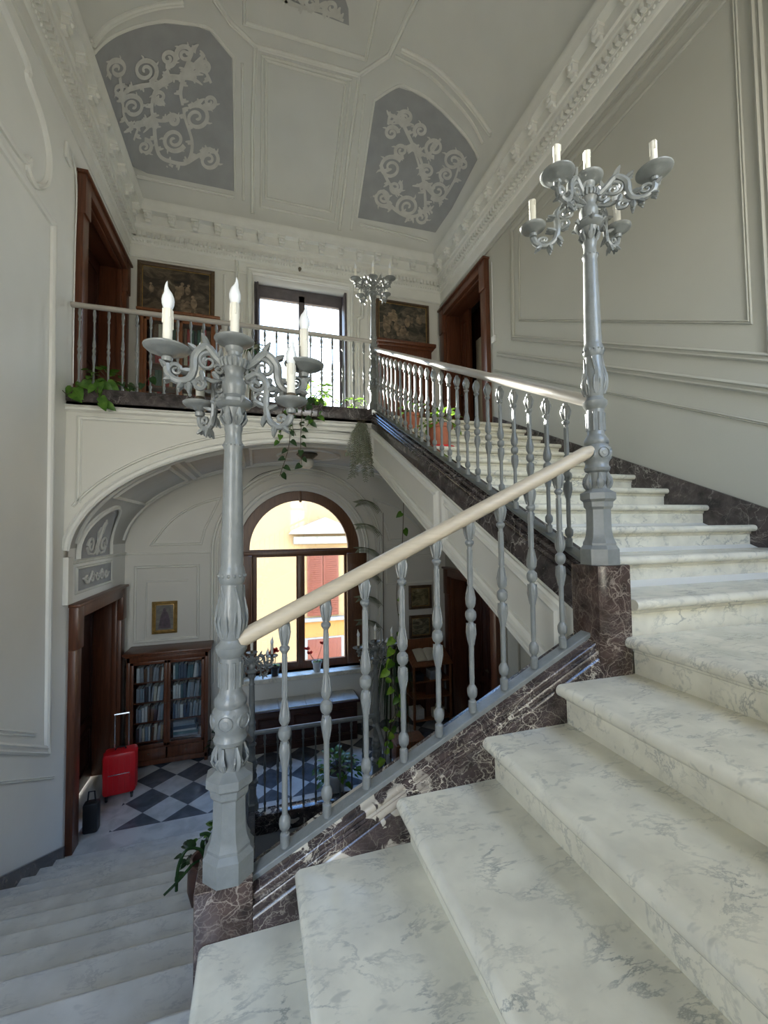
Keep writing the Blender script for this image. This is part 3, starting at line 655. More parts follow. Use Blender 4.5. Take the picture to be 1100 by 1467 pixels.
# ------------------------------------------------------------------ doors
def door(name, side, y0, y1, z0, z1, leafmat='door_dark', open_gap=False):
    X = XL if side == 'L' else XR; s = 1 if side == 'L' else -1
    d = empty(name, (X, (y0 + y1) / 2, z0), kind='structure')
    def bx(mb, a0, a1, ya, yb_, za, zb, bev=.008):
        q = sorted((X + s * a0, X + s * a1)); mb.box(q[0], q[1], ya, yb_, za, zb, bev)
    m = MB(); w = .17
    for (ya, yb_) in ((y0, y0 + w), (y1 - w, y1)):
        bx(m, -.02, .07, ya, yb_, z0, z1 - .5); bx(m, -.02, .09, ya, yb_, z1 - .5, z1 - .036)
    bx(m, -.02, .085, y0 + w - .005, y1 - w + .005, z1 - w, z1 - .036); bx(m, -.02, .115, y0 - .02, y1 + .02, z1 - .035, z1)
    m.build('door_frame', 'door', d)
    m = MB(); bx(m, -.34, .0, y0 + w - .04, y0 + w, z0, z1 - w, .003); bx(m, -.34, .0, y1 - w, y1 - w + .04, z0, z1 - w, .003); bx(m, -.34, .0, y0 + w - .04, y1 - w + .04, z1 - w, z1 - w + .04, .003)
    bx(m, -.05, .02, y0 + w - .01, y0 + w + .03, z0, z1 - w, .006); bx(m, -.05, .02, y1 - w - .03, y1 - w + .01, z0, z1 - w, .006); bx(m, -.05, .02, y0 + w, y1 - w, z1 - w - .03, z1 - w + .01, .006)
    m.build('door_lining', 'door', d)
    ym = (y0 + y1) / 2
    for k, (ya, yb_) in enumerate(((y0 + w, ym - .003), (ym + .003, y1 - w))):
        if open_gap and k == 0: continue
        if open_gap: ya += .33
        m = MB(); bx(m, -.34, -.28, ya, yb_, z0 + .01, z1 - w, .003)
        H = z1 - w - z0; 
        for a, b in ((.08, .30), (.35, .93)):
            za, zb = z0 + H * a, z0 + H * b
            for q in ((ya + .10, ya + .13, za, zb), (yb_ - .13, yb_ - .10, za, zb), (ya + .10, yb_ - .10, za, za + .03), (ya + .10, yb_ - .10, zb - .03, zb)): bx(m, -.285, -.262, *q, .004)
            bx(m, -.283, -.270, ya + .17, yb_ - .17, za + .07, zb - .07, .004)
        lf = m.build('door_leaf', leafmat, d)
        if k == (1 if open_gap else 0):
            m = MB(); bx(m, -.27, -.22, yb_ - .07, yb_ - .05, z0 + 1.03, z0 + 1.05, .003); bx(m, -.235, -.22, yb_ - .16, yb_ - .05, z0 + 1.03, z0 + 1.05, .004); m.build('door_handle', 'brass', lf)
    return d
door('door_1', 'L', DL[0], DL[1], U, 4.14)
door('door_2', 'L', DL[0], DL[1], L, -.78)
d3 = door('door_3', 'R', DR[0], DR[1], U, 4.24, 'door', True)
m = MB(); xr0, xr1, ya_, yb2, za_, zb2 = XR + .44, XR + 1.7, DR[0] - .1, DR[1] + .1, U - .02, 4.4
m.face([(xr1, ya_, za_), (xr1, yb2, za_), (xr1, yb2, zb2), (xr1, ya_, zb2)]); m.face([(xr0, ya_, za_), (xr1, ya_, za_), (xr1, ya_, zb2), (xr0, ya_, zb2)]); m.face([(xr0, yb2, za_), (xr1, yb2, za_), (xr1, yb2, zb2), (xr0, yb2, zb2)])
m.face([(xr0, ya_, za_), (xr1, ya_, za_), (xr1, yb2, za_), (xr0, yb2, za_)]); m.face([(xr0, ya_, zb2), (xr1, ya_, zb2), (xr1, yb2, zb2), (xr0, yb2, zb2)]); struct(m.build('dark_room', 'door_dark'))  # added room shell behind the open door; shuts out the sky, gloom in its colour
m = MB(); m.box(XR + .50, XR + .56, 6.80, 6.99, U + .02, 3.55, .004); m.build('inner_jamb', 'rail', d3)
door('door_4', 'R', DLR[0], DLR[1], L, -.72)
# ------------------------------------------------------------------ floors, balcony slab, spandrel arch and vault
YB = 5.25
mb = MB(); mb.box(XL, XR, YB + .0, YF, U - .12, U - .001); floorU = struct(mb.build('floor_upper', 'step_grey')); floorU.name = 'floor'
mb = MB(); mb.box(XL, XR, 5.36, YF, L - .25, L); struct(mb.build('floor', 'tiles'))
mb = MB(); mb.box(XL, -.01, 5.05, 5.36, L - .25, L); struct(mb.build('floor', 'tiles'))
mb = MB(); mb.box(1.60, XR, 5.30, YB + .10, U - .2, U - .002, .0); struct(mb.build('floor', 'step'))
VC, VA, VS, VB = 0.765, 2.72, -.25, 1.40
ell = arc(VC, VS, VA, VB, PI, 0, 48)
sp = [(XL, -.30)] + [(max(XL, min(XR, x)), z) for x, z in ell[1:-1]] + [(XR, -.30), (XR, 1.41), (XL, 1.41)]
spn = plate('trim_2', sp, [], lambda u, v, w: (u, YB + w, v), .12, 'wall'); struct(spn)
mb = MB()
E_ = [(x, YB, z) for x, z in arc(VC, VS, VA - .02, VB - .02, PI * .985, PI * .02, 60)]
mb.sweep(bead(1.0, .9), E_, (0, -1, 0))
E_ = [(x, YB, z) for x, z in arc(VC, VS, VA + .10, VB + .10, PI * .93, PI * .02, 60) if x > XL + .04]
mb.sweep(bead(.4, .8), E_, (0, -1, 0))
mb.sweep(bead(.9, 1.2), [(XL, YB, 1.34), (1.45, YB, 1.34)], (0, -1, 0))
mb.sweep(bead(.6, .8), [(XL + .13, YB, .32), (XL + .13, YB, 1.24), (1.45, YB, 1.24)], (0, -1, 0))
mb.box(XL, XL + .05, YB, YB + .12, -.76, -.26); mb.build('arch_moulding', 'mould', spn)
# vault surface behind the arch
mb = MB(); rows = []
nv = 48; VP = arc(VC, VS, VA, VB, PI, 0, nv)
for x, z in VP: rows.append((mb.bm.verts.new((x, YB + .05, z)), mb.bm.verts.new((x, YF + .01, z))))
for a, b in zip(rows, rows[1:]): mb.bm.faces.new((a[0], a[1], b[1], b[0]))
vault = struct(mb.build('trim_3', 'vault_grey', ang=60))
def vpt(t, y, off=.0):
    x, z = VC + VA * cos(t), VS + VB * sin(t); n = Vector((-cos(t) / VA, 0, -sin(t) / VB)).normalized()
    return Vector((x, y, z)) + n * off, n
def vpath(mb, tys, s=.6, h=.8, closed=False):
    q = [vpt(t, y) for t, y in tys]; mb.sweep(bead(s, h), [a for a, b in q], [b for a, b in q], closed)
mb = MB()
for y in (5.55, 7.30): vpath(mb, [(PI * (.97 - .94 * i / 50), y) for i in range(51)], .7, .9)
tt = [0.30, 0.385, .615, .70]
for a, b in ((.30, .37), (.40, .60), (.63, .70), (.73, .84)):
    pth = [(PI * (a + (b - a) * i / 8), 5.72) for i in range(9)] + [(PI * (b + (a - b) * i / 8), 7.14) for i in range(9)]
    vpath(mb, pth, .5, .7, True)
for a in (.385, .615, .715): vpath(mb, [(PI * a, 5.55 + .175 * i) for i in range(11)], .8, 1.0)
cxp, cyp = .5, 6.43
vpath(mb, [(PI * (cxp + .055 * cos(2 * PI * i / 28)), cyp + .42 * sin(2 * PI * i / 28)) for i in range(28)], .35, .6, True)
mb.build('coffer_moulding', 'mould', vault)
# painted lunette and strip on the left springing
def lun(mb, pts, off):
    vs = [mb.bm.verts.new(p) for p in pts]; mb.bm.faces.new(vs)
def wallside(y, z, off): 
    x = XL if z < VS else VC - VA * math.sqrt(max(0, 1 - ((z - VS) / VB) ** 2))
    return Vector((max(x, XL) + off, y, z))
mb = MB(); yc, hw, hh = 6.15, .52, .56
R2 = 8; prev = None; bnd = [(yc + hw * cos(t), -.30 + hh * sin(t)) for t in [PI * i / 24 for i in range(25)]]
grid = [[mb.bm.verts.new(wallside(yc + (y - yc) , -.30 + (z + .30) * k / R2, .016)) for y, z in bnd] for k in range(R2 + 1)]
for a, b in zip(grid, grid[1:]):
    for i in range(24):
        try: mb.bm.faces.new((a[i], a[i + 1], b[i + 1], b[i]))
        except ValueError: pass
mb.build('painted_lunette', 'vault_grey', vault); bpy.data.objects['painted_lunette'].data.materials[0] = M['panel_blue']
mb = MB(); pp = [wallside(y, z, .01) for y, z in [(yc + (hw + .05) * cos(t), -.30 + (hh + .06) * sin(t)) for t in [PI * i / 24 for i in range(25)]]]
mb.sweep(bead(.8, 1.0), pp, (1, 0, 0.15)); mb.sweep(bead(.5, .8), [(XL, YB + .1, -.33), (XL, YF, -.33)], (1, 0, 0)); mb.build('lunette_moulding', 'mould', vault)
def relief(mb, cy, cz_, sc, wide=False):
    def q(u, v): p = wallside(cy + u * sc, cz_ + v * sc, .024); return p
    def tb(pts, r): mb.tube([q(a, b) for a, b in pts], [r * sc] * len(pts), 6)
    sp_ = lambda x, z, r, a0, tn: [(x + r * (1 - i / 22 * .85) * cos(a0 + tn * 2 * PI * i / 22), z + r * (1 - i / 22 * .85) * sin(a0 + tn * 2 * PI * i / 22)) for i in range(22)]
    if not wide:
        for s in (-1, 1): tb(sp_(s * .42, .12, .20, PI / 2 - s * PI / 2, s * 1.3), .035); tb([(s * .05, .05), (s * .22, -.08), (s * .5, -.06), (s * .62, .08)], .03); tb([(s * .04, .3), (s * .16, .42), (s * .1, .55)], .03)
        mb.ball(q(0, .02), .13 * sc, (.3, 1, 1.1), 10); mb.ball(q(0, .26), .08 * sc, (.3, 1, 1.2), 8); tb([(0, .1), (0, .5), (0, .68)], .05); mb.ball(q(0, .7), .06 * sc, (.3, 1, 1.4), 8)
    else:
        for k in range(5):
            x = -.8 + .4 * k; tb(sp_(x, 0, .15, k * PI, 1.2 if k % 2 else -1.2), .03)
        for s in (-1, 1): tb([(s * .15, 0), (s * .4, .16), (s * .7, -.14), (s * 1.05, .02)], .035)
mb = MB(); relief(mb, yc, -.22, .52); mb.build('relief', 'scroll', vault)
mb = MB(); mb.box(XL, XL + .012, 5.60, 6.75, -.66, -.42); mb.build('painted_strip', 'panel_blue', vault)
mb = MB(); relief(mb, 6.18, -.54, .42, True); mb.build('relief', 'scroll', vault)
mb = MB(); mb.sweep(bead(.4, .7), [(XL, 5.58, -.68), (XL, 6.77, -.68), (XL, 6.77, -.40), (XL, 5.58, -.40)], (1, 0, 0), True); mb.build('strip_moulding', 'mould', vault)
# marble kerbs
def kerb(name, x0, x1, y0, y1, z0, z1, mat, kind=True):
    m = MB(); m.box(x0, x1, y0, y1, z0, z1, .012); o = m.build(name, mat); return o
tag(kerb('marble_kerb', XL, 1.44, YB - .03, YB + .16, 1.41, 1.565, 'brown_dark'), 'dark veined marble kerb under the upper balcony balustrade', 'kerb')
tag(kerb('marble_kerb', -.01, 1.48, 5.30, 5.46, -3.57, -3.35, 'brown_vein'), 'brown veined marble kerb at the edge of the lower landing', 'kerb')
mb = MB(); mb.box(-.01, 1.48, 5.33, 5.36, ZB, -3.57); struct(mb.build('wall_well', 'wall'))

# ------------------------------------------------------------------ stair flights
def nose_poly(xn, zt, xback, zb, s=1, th=.048):   # rounded nosing section; s=+1 nose points to smaller coordinate
    r = th / 2; pts = [(xback, zt)]
    for i in range(9):
        a = PI / 2 + PI * i / 8
        pts.append((xn + r * 1.0 + r * cos(a), zt - r + r * sin(a)))
    pts += [(xn + .040, zt - th), (xn + .044, zt - th - .016), (xn + .052, zt - th - .022), (xn + .055, zb), (xback, zb)]
    if s < 0:
        pass
    return pts
# middle flight (rises to the right)
f2 = empty('stair_flight', (-.17, YN, A0), 'short middle flight of pale marble steps rising right between the two marble pedestals', 'stairs')
RX = [-.12, .18, .543, .90, 1.246, 1.614]
for k in range(6):
    zt = A + RS * k; x0 = RX[k]; x1 = RX[k + 1] + .03 if k < 5 else XR
    y1 = 1.5 if k not in (0,) else 1.5
    if k == 5: continue
    m = MB(); poly = nose_poly(x0 - .055, zt, x1, zt - .30); m.prism(poly, 'y', YN + .003, 1.497)
    m.build('step', 'step', f2)
m = MB(); poly = nose_poly(RX[5] - .055, B, RX[5] + .09, B - .30); m.prism(poly, 'y', YN + .003, 1.497); m.build('step', 'step', f2)
def strz(x): return -1.15 + .491 * (x + .01)
def slope_section(mb, sec, p0, p1, axis):     # sec = (across, dz) closed; p0/p1 = (run, z)
    rings = []
    for run, z in (p0, p1):
        rings.append([mb.bm.verts.new((run, c, z + dz) if axis == 'x' else (c, run, z + dz)) for c, dz in sec])
    n = len(sec)
    for i in range(n): mb.bm.faces.new((rings[0][i], rings[0][(i + 1) % n], rings[1][(i + 1) % n], rings[1][i]))
    mb.bm.faces.new(rings[0][::-1]); mb.bm.faces.new(rings[1])
def zpl(x): return -1.126 + .4875 * (x - .098)
STR = [(1.65, -.012), (1.556, -.012), (1.550, -.020), (1.540, -.026), (1.530, -.024), (1.522, -.026), (1.517, -.034), (1.517, -.046), (1.522, -.054), (1.516, -.060), (1.508, -.058), (1.503, -.066), (1.503, -.080), (1.509, -.090), (1.503, -.096), (1.500, -.104), (1.5, -.62), (1.65, -.62)]
m = MB(); slope_section(m, STR, (-.01, zpl(-.01)), (1.43, zpl(1.43)), 'x'); m.build('stair_string', 'brown_vein', f2, ang=50)
m = MB(); slope_section(m, [(1.551, -.013), (1.551, .004), (1.554, .007), (1.607, .007), (1.610, .004), (1.610, -.013)], (-.01, zpl(-.01)), (1.43, zpl(1.43)), 'x'); m.build('iron_plate', 'iron', f2)
m = MB(); m.prism([(-.15, A - .30), (1.62, B - .30), (1.62, B - .42), (-.15, A - .45)], 'y', YN + .003, 1.5); m.build('soffit', 'wall', f2)
# landings
mb = MB(); mb.box(XL, -.10, YN, 1.40, A0 - .25, A0 - .002); mb.build('floor', 'step_grey')['kind'] = 'structure'
mb = MB(); mb.box(RX[5] + .06, XR, YN, 1.497, B - .25, B - .0005); mb.build('floor', 'step')['kind'] = 'structure'
# upper flight (rises away on the right)
f3 = empty('stair_flight', (1.6, 1.5, B), 'long upper flight of pale marble steps rising along the right wall to the balcony floor', 'stairs')
for k in range(12):
    zt = B + RS * (k + 1); y0 = 1.5 + T * k
    m = MB(); poly = [(b, c) for b, c in nose_poly(y0 - .04, zt, y0 + T + .02 if k < 11 else YB, zt - .27)]
    m.prism(poly, 'x', 1.605, XR - .004); m.build('step', 'step', f3)
def s3(y): return -.174 + .479 * (y - 1.645)
STR3 = [(1.60, 0)] + [(1.485 - .0, 0)] + [(1.43 + (c - 1.5) * 1.3, dz * .9) for c, dz in STR[2:-2]] + [(1.43, -.22), (1.60, -.22)]
m = MB(); slope_section(m, STR3, (1.62, s3(1.62)), (YB, s3(YB)), 'y'); m.build('stair_string', 'brown_dark', f3, ang=50)
m = MB(); slope_section(m, [(1.480, -.002), (1.480, .014), (1.55, .014), (1.55, -.002)], (1.62, s3(1.62)), (YB, s3(YB)), 'y'); m.build('iron_plate', 'iron_dark', f3)
m = MB(); m.prism([(1.60, s3(1.60) - .22), (YB, s3(YB) - .22), (YB, s3(YB) - .68), (1.60, s3(1.60) - .68)], 'x', 1.44, XR - .004); m.build('soffit', 'wall', f3)
m = MB(); nX = (-1, 0, 0)
m.sweep(bead(.8, 1.0), [(1.44, 1.75, s3(1.75) - .28), (1.44, 3.05, s3(3.05) - .28), (1.44, 3.05, s3(3.05) - .60), (1.44, 1.75, s3(1.75) - .60)], nX, True)
m.sweep(bead(.8, 1.0), [(1.44, 3.2, s3(3.2) - .28), (1.44, 5.2, s3(5.2) - .28), (1.44, 5.2, s3(5.2) - .60), (1.44, 3.2, s3(3.2) - .60)], nX, True)
m.sweep(bead(.5, .8), [(1.44, 1.6, s3(1.6) - .665), (1.44, YB, s3(YB) - .665)], nX)
for a, b in ((1.8, 3.2), (3.4, 5.0)):
    m.sweep(bead(.8, 1.0), [(1.75, a, s3(a) - .68), (1.75, b, s3(b) - .68), (3.2, b, s3(b) - .68), (3.2, a, s3(a) - .68)], (0, .43, -.9), True)
m.build('soffit_moulding', 'mould', f3)
# lower-left flight (falls away along the left wall)
f1 = empty('stair_flight', (-1.0, 5.4, L), 'lower flight of greyish marble steps falling along the left wall to the checkered landing', 'stairs')
for k in range(0, 12):
    zt = A0 - RS * k; yn = 1.5 + T * k
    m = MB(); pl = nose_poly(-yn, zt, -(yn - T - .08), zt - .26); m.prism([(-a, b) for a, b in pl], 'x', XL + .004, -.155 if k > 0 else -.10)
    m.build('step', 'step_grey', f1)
def s1(y): return A0 + .07 - SL * (y - 1.5)
m = MB(); m.prism([(1.62, s1(1.62)), (5.4, s1(5.4)), (5.4, s1(5.4) - .5), (1.62, s1(1.62) - .5)], 'x', -.155, -.01); m.build('stair_string', 'brown_vein', f1)
m = MB(); m.prism([(1.6, s1(1.6) - .32), (5.4, s1(5.4) - .32), (5.4, s1(5.4) - .7), (1.6, s1(1.6) - .7)], 'x', XL + .004, -.03); m.build('soffit', 'wall', f1)
# flight going further down on the right
f4 = empty('stair_flight', (2.5, 4.0, L - .5), 'lowest flight of marble steps dropping out of sight behind the lower right lamp post', 'stairs')
for k in range(10):
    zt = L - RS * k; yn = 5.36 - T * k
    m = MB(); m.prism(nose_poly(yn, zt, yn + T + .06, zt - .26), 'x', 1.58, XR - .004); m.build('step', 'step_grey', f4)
def s4(y): return L + .09 + .49 * (y - 5.36)
m = MB(); m.prism([(2.2, s4(2.2)), (5.36, s4(5.36)), (5.36, s4(5.36) - .4), (2.2, s4(2.2) - .4)], 'x', 1.43, 1.58); m.build('stair_string', 'brown_vein', f4)
# skirtings
mb = MB(); yA = YN
def sk_r(y): return B + RS + .10 + SL * (y - 1.5)
poly = [(1.30, B), (1.30, B + .16), (1.36, sk_r(1.36) - .02), (5.16, sk_r(5.16) - .02), (5.16, U - .1)]
poly = [(1.20, B + .17), (5.14, sk_r(5.14) - .03), (5.14, U - .02)] + [(1.5, B), (1.20, B)]
mb.prism([(-.44, B), (1.02, B), (1.02, B + .14), (-.44, B + .14)], 'x', XR - .022, XR)
mb.prism([(1.02, B), (1.02, B + .14), (5.6, sk_r(5.6) - .09), (5.6, U), (5.16, U - .25), (1.6, B - .1)], 'x', XR - .022, XR)
struct(mb.build('baseboard_right', 'brown_dark'))
mb = MB(); 
mb.prism([(-.44, A0), (1.35, A0), (1.35, A0 + .16), (-.44, A0 + .16)], 'x', XL, XL + .03)
mb.prism([(1.35, A0 - .1), (1.35, A0 + .16), (5.35, A0 + .16 - SL * 4.0), (5.35, A0 - .15 - SL * 4.0)], 'x', XL, XL + .03)
struct(mb.build('baseboard_left', 'brown_dark'))
# marble pedestals under the two near posts
m = MB(); m.box(-.19, -.01, 1.5, 1.66, A0 - .3, -1.15, .006); tag(m.build('marble_pedestal', 'brown'), 'low brown marble block carrying the near left lamp post', 'pedestal')
m = MB(); m.box(1.425, 1.605, 1.494, 1.66, B - .42, -.171, .006); m.box(1.43, 1.60, 1.497, 1.66, B - .8, B - .42); tag(m.build('marble_pedestal', 'brown'), 'tall brown marble block carrying the right lamp post', 'pedestal')

# ------------------------------------------------------------------ cast-iron lamp posts
def poly_ring(mb, prof, n, phase): mb.lathe(prof, n, phase=phase)
def newel_base(mb):
    k = 1 / cos(PI / 8)
    mb.lathe([(r * k, z) for r, z in ((.080, 0), (.080, .070), (.068, .088), (.068, .098), (.060, .115), (.056, .13), (.052, .16), (.051, .25), (.060, .262), (.062, .285), (.074, .297), (.074, .325), (.056, .335), (.046, .345))], 8, phase=PI / 8)
def leaf_ring(mb, z0, z1, r0, r1, n, w, out=.012):
    for i in range(n):
        a = 2 * PI * i / n; d = Vector((cos(a), sin(a), 0)); t = Vector((-sin(a), cos(a), 0))
        P = []
        for k in range(6):
            u = k / 5; P.append(d * (r0 + (r1 - r0) * u + out * math.sin(PI * u) + (.004 if k == 5 else 0)) + Vector((0, 0, z0 + (z1 - z0) * u)))
        mb.tube(P, [w * q for q in (1.0, 1.4, 1.4, 1.2, .9, .5)], 6, .5)
        for s in (-1, 1):
            mb.tube([P[0] + t * s * w * .4, P[1] + t * s * w * 1.2 + d * .003, P[2] + t * s * w * 1.3 + d * .006, P[3] + t * s * w * .8], [w * .5, w * .5, w * .45, w * .2], 5)
def newel_shaft(mb):
    mb.lathe([(.045, .335), (.046, .35), (.039, .37), (.041, .41), (.040, .42), (.052, .428), (.056, .442), (.050, .455), (.050, .468), (.059, .482), (.063, .505), (.060, .535), (.050, .550), (.054, .556), (.054, .572), (.042, .590),
              (.037, .60), (.037, .715), (.043, .722), (.052, .737), (.054, .752), (.040, .765), (.036, .775), (.045, .80), (.050, .83), (.047, .87), (.040, .925), (.037, .965), (.042, .972), (.045, .985), (.045, 1.005), (.041, 1.02), (.037, 1.03),
              (.038, 1.045), (.031, 1.42), (.030, 1.435), (.034, 1.447), (.034, 1.46), (.028, 1.47), (.028, 1.50), (.031, 1.51), (.031, 1.52), (.028, 1.53), (.034, 1.57), (.043, 1.59), (.045, 1.595)], 24)
    leaf_ring(mb, .345, .42, .040, .040, 6, .011); leaf_ring(mb, .785, .93, .036, .034, 6, .011, .011); leaf_ring(mb, 1.525, 1.585, .028, .036, 6, .009, .008)
    for i in range(10):  # fluting of the middle drum
        a = 2 * PI * i / 10; mb.tube([(.037 * cos(a), .037 * sin(a), .615), (.037 * cos(a), .037 * sin(a), .70)], .0055, 6)
    for i in range(6):   # roundels round the swelling
        a = 2 * PI * i / 6 + .3; rot = Matrix.Rotation(a, 3, 'Z') @ Matrix.Rotation(PI / 2, 3, 'Y')
        mb.lathe([(.0, .010), (.010, .010), (.012, .004), (.020, .004), (.024, .010), (.027, .0)], 14, (.053 * cos(a), .053 * sin(a), .508), rot)
    for i in range(14):
        a = 2 * PI * i / 14; mb.ball((.043 * cos(a), .043 * sin(a), .995), .007, seg=6); mb.ball((.033 * cos(a), .033 * sin(a), 1.453), .005, seg=6)
    for i in range(5):   # acanthus sprays climbing the lower shaft
        a = 2 * PI * i / 5 + .2; c, q = cos(a), sin(a)
        P = [Vector((.040 * cos(a + .25 * sin(4 * u)), .040 * sin(a + .25 * sin(4 * u)), .96 - .17 * (1 - u))) for u in (0, .2, .4, .6, .8, 1)]
        mb.tube(P, [.007, .008, .006, .008, .006, .003], 6)
def newel_crown(mb):
    mb.lathe([(.040, 1.583), (.055, 1.59), (.064, 1.60), (.064, 1.61), (.050, 1.622), (.036, 1.632), (.037, 1.642), (.042, 1.66), (.041, 1.678), (.033, 1.69), (.031, 1.70), (.034, 1.718), (.042, 1.728), (.049, 1.745), (.047, 1.757), (.032, 1.765), (.024, 1.775), (.024, 1.80)], 24)
    for i in range(18): a = 2 * PI * i / 18; mb.tube([(.044 * cos(a), .044 * sin(a), 1.728), (.050 * cos(a), .050 * sin(a), 1.745), (.046 * cos(a), .046 * sin(a), 1.758)], .0060, 5)
    for i in range(6): a = 2 * PI * i / 6; mb.tube([(.058 * cos(a), .058 * sin(a), 1.600), (.072 * cos(a), .072 * sin(a), 1.608), (.066 * cos(a), .066 * sin(a), 1.62)], [.008, .010, .004], 6)
def pan_mesh(s):
    def f(mb):
        mb.lathe([(.008, -.03), (.016, -.028), (.018, -.015), (.012, -.008), (.026 * s, -.006), (.034 * s, .001), (.058 * s, .006), (.067 * s, .010), (.074 * s, .016), (.075 * s, .020), (.072 * s, .022), (.064 * s, .016), (.050 * s, .011), (.020, .008), (.012, .008)], 28)
    return f
def socket(mb): mb.lathe([(.014, 0), (.018, .006), (.018, .014), (.013, .018), (.016, .022), (.019, .030), (.017, .036)], 16)
def candle(mb):
    mb.lathe([(.0145, 0), (.0155, .03), (.0150, .07), (.0160, .115), (.0135, .118), (.0, .116)], 16)
    for i, (a, l) in enumerate(((.5, .05), (2.1, .03), (3.5, .065), (5.0, .04))): mb.tube([(.0155 * cos(a), .0155 * sin(a), .116), (.0165 * cos(a), .0165 * sin(a), .116 - l)], [.003, .0025], 5)
def bulb(mb):
    mb.lathe([(.010, 0), (.015, .008), (.0195, .022), (.0205, .034), (.0185, .046), (.0135, .060), (.0085, .073), (.005, .085), (.0028, .097), (.0, .104)], 18)
    for v in mb.bm.verts:
        if v.co.z > .06: v.co.x += .006 * sin((v.co.z - .06) / .044 * 2.6)
def spir(c, r, a0, tn, n=26, k=.82):
    return [(c[0] + r * (1 - k * i / n) * cos(a0 + tn * 2 * PI * i / n), c[1] + r * (1 - k * i / n) * sin(a0 + tn * 2 * PI * i / n)) for i in range(n + 1)]
def arm_upper(mb):   # in the x-z plane, from the crown out to the pan at x=.22, z=.627-(-1.187)=1.785
    P3 = lambda q: [(a, 0, b) for a, b in q]
    main = crom([Vector((.035, 0, 1.775)), Vector((.060, 0, 1.80)), Vector((.095, 0, 1.835)), Vector((.130, 0, 1.80)), Vector((.135, 0, 1.75)), Vector((.150, 0, 1.715)), Vector((.185, 0, 1.705)), Vector((.215, 0, 1.725)), Vector((.220, 0, 1.76))], 7)
    mb.tube(main, [.015 - .004 * abs(i / len(main) - .3) for i in range(len(main))], 8)
    mb.tube(P3(spir((.088, 1.782), .036, 2.4, -1.35)), [.010 * (1 - .6 * i / 26) for i in range(27)], 7)
    mb.tube(P3(spir((.052, 1.758), .020, .4, 1.2)), .006, 6)
    mb.tube(P3(spir((.192, 1.742), .024, -.4, 1.35)), [.009 * (1 - .6 * i / 26) for i in range(27)], 7)
    mb.tube(P3(spir((.155, 1.69), .014, 1.6, 1.1)), .006, 6)
    for (x, z, a, l) in ((.09, 1.845, 1.0, .035), (.125, 1.82, .4, .03), (.142, 1.745, -.2, .035), (.15, 1.70, -1.6, .04), (.11, 1.745, -1.8, .04), (.17, 1.70, -1.1, .03), (.205, 1.715, -.6, .028), (.05, 1.80, 1.8, .03), (.07, 1.745, -2.2, .035), (.22, 1.75, .6, .025)):
        for s in (-1, 0, 1):
            mb.tube([(x, 0, z), (x + l * .5 * cos(a), s * .008, z + l * .5 * sin(a)), (x + l * cos(a), s * .018, z + l * sin(a))], [.009, .010, .003], 5)
    mb.tube(P3(spir((.118, 1.70), .022, 2.0, 1.25)), [.009 * (1 - .5 * i / 26) for i in range(27)], 6); mb.tube([(.03, 0, 1.73), (.07, 0, 1.715), (.11, 0, 1.725), (.14, 0, 1.70)], .008, 6)
    for v in mb.bm.verts: v.co = Vector((v.co.x * 235 / 220, v.co.y * 1.25, v.co.z - .038))
def arm_lower(mb):   # droops down and out to x=.17, z=1.61
    P3 = lambda q: [(a, 0, b) for a, b in q]
    main = crom([Vector((.035, 0, 1.725)), Vector((.070, 0, 1.745)), Vector((.100, 0, 1.71)), Vector((.098, 0, 1.65)), Vector((.105, 0, 1.585)), Vector((.135, 0, 1.555)), Vector((.165, 0, 1.57)), Vector((.175, 0, 1.60))], 7)
    mb.tube(main, .011, 8)
    mb.tube(P3(spir((.068, 1.705), .028, 1.4, -1.3)), .007, 6); mb.tube(P3(spir((.078, 1.655), .022, .3, 1.2)), .006, 6); mb.tube(P3(spir((.145, 1.585), .018, -1.0, 1.3)), .006, 6)
    for (x, z, a, l) in ((.10, 1.69, 0., .03), (.10, 1.62, 0.3, .035), (.10, 1.60, -1.9, .045), (.125, 1.56, -1.7, .04), (.15, 1.56, -.9, .03), (.07, 1.74, 1.3, .03), (.09, 1.63, 2.8, .03)):
        for s in (-1, 0, 1): mb.tube([(x, 0, z), (x + l * .5 * cos(a), s * .008, z + l * .5 * sin(a)), (x + l * cos(a), s * .015, z + l * sin(a))], [.008, .009, .003], 5)
    for v in mb.bm.verts: v.co = Vector((v.co.x * 19 / 17.5, v.co.y * 1.25, v.co.z - .030))
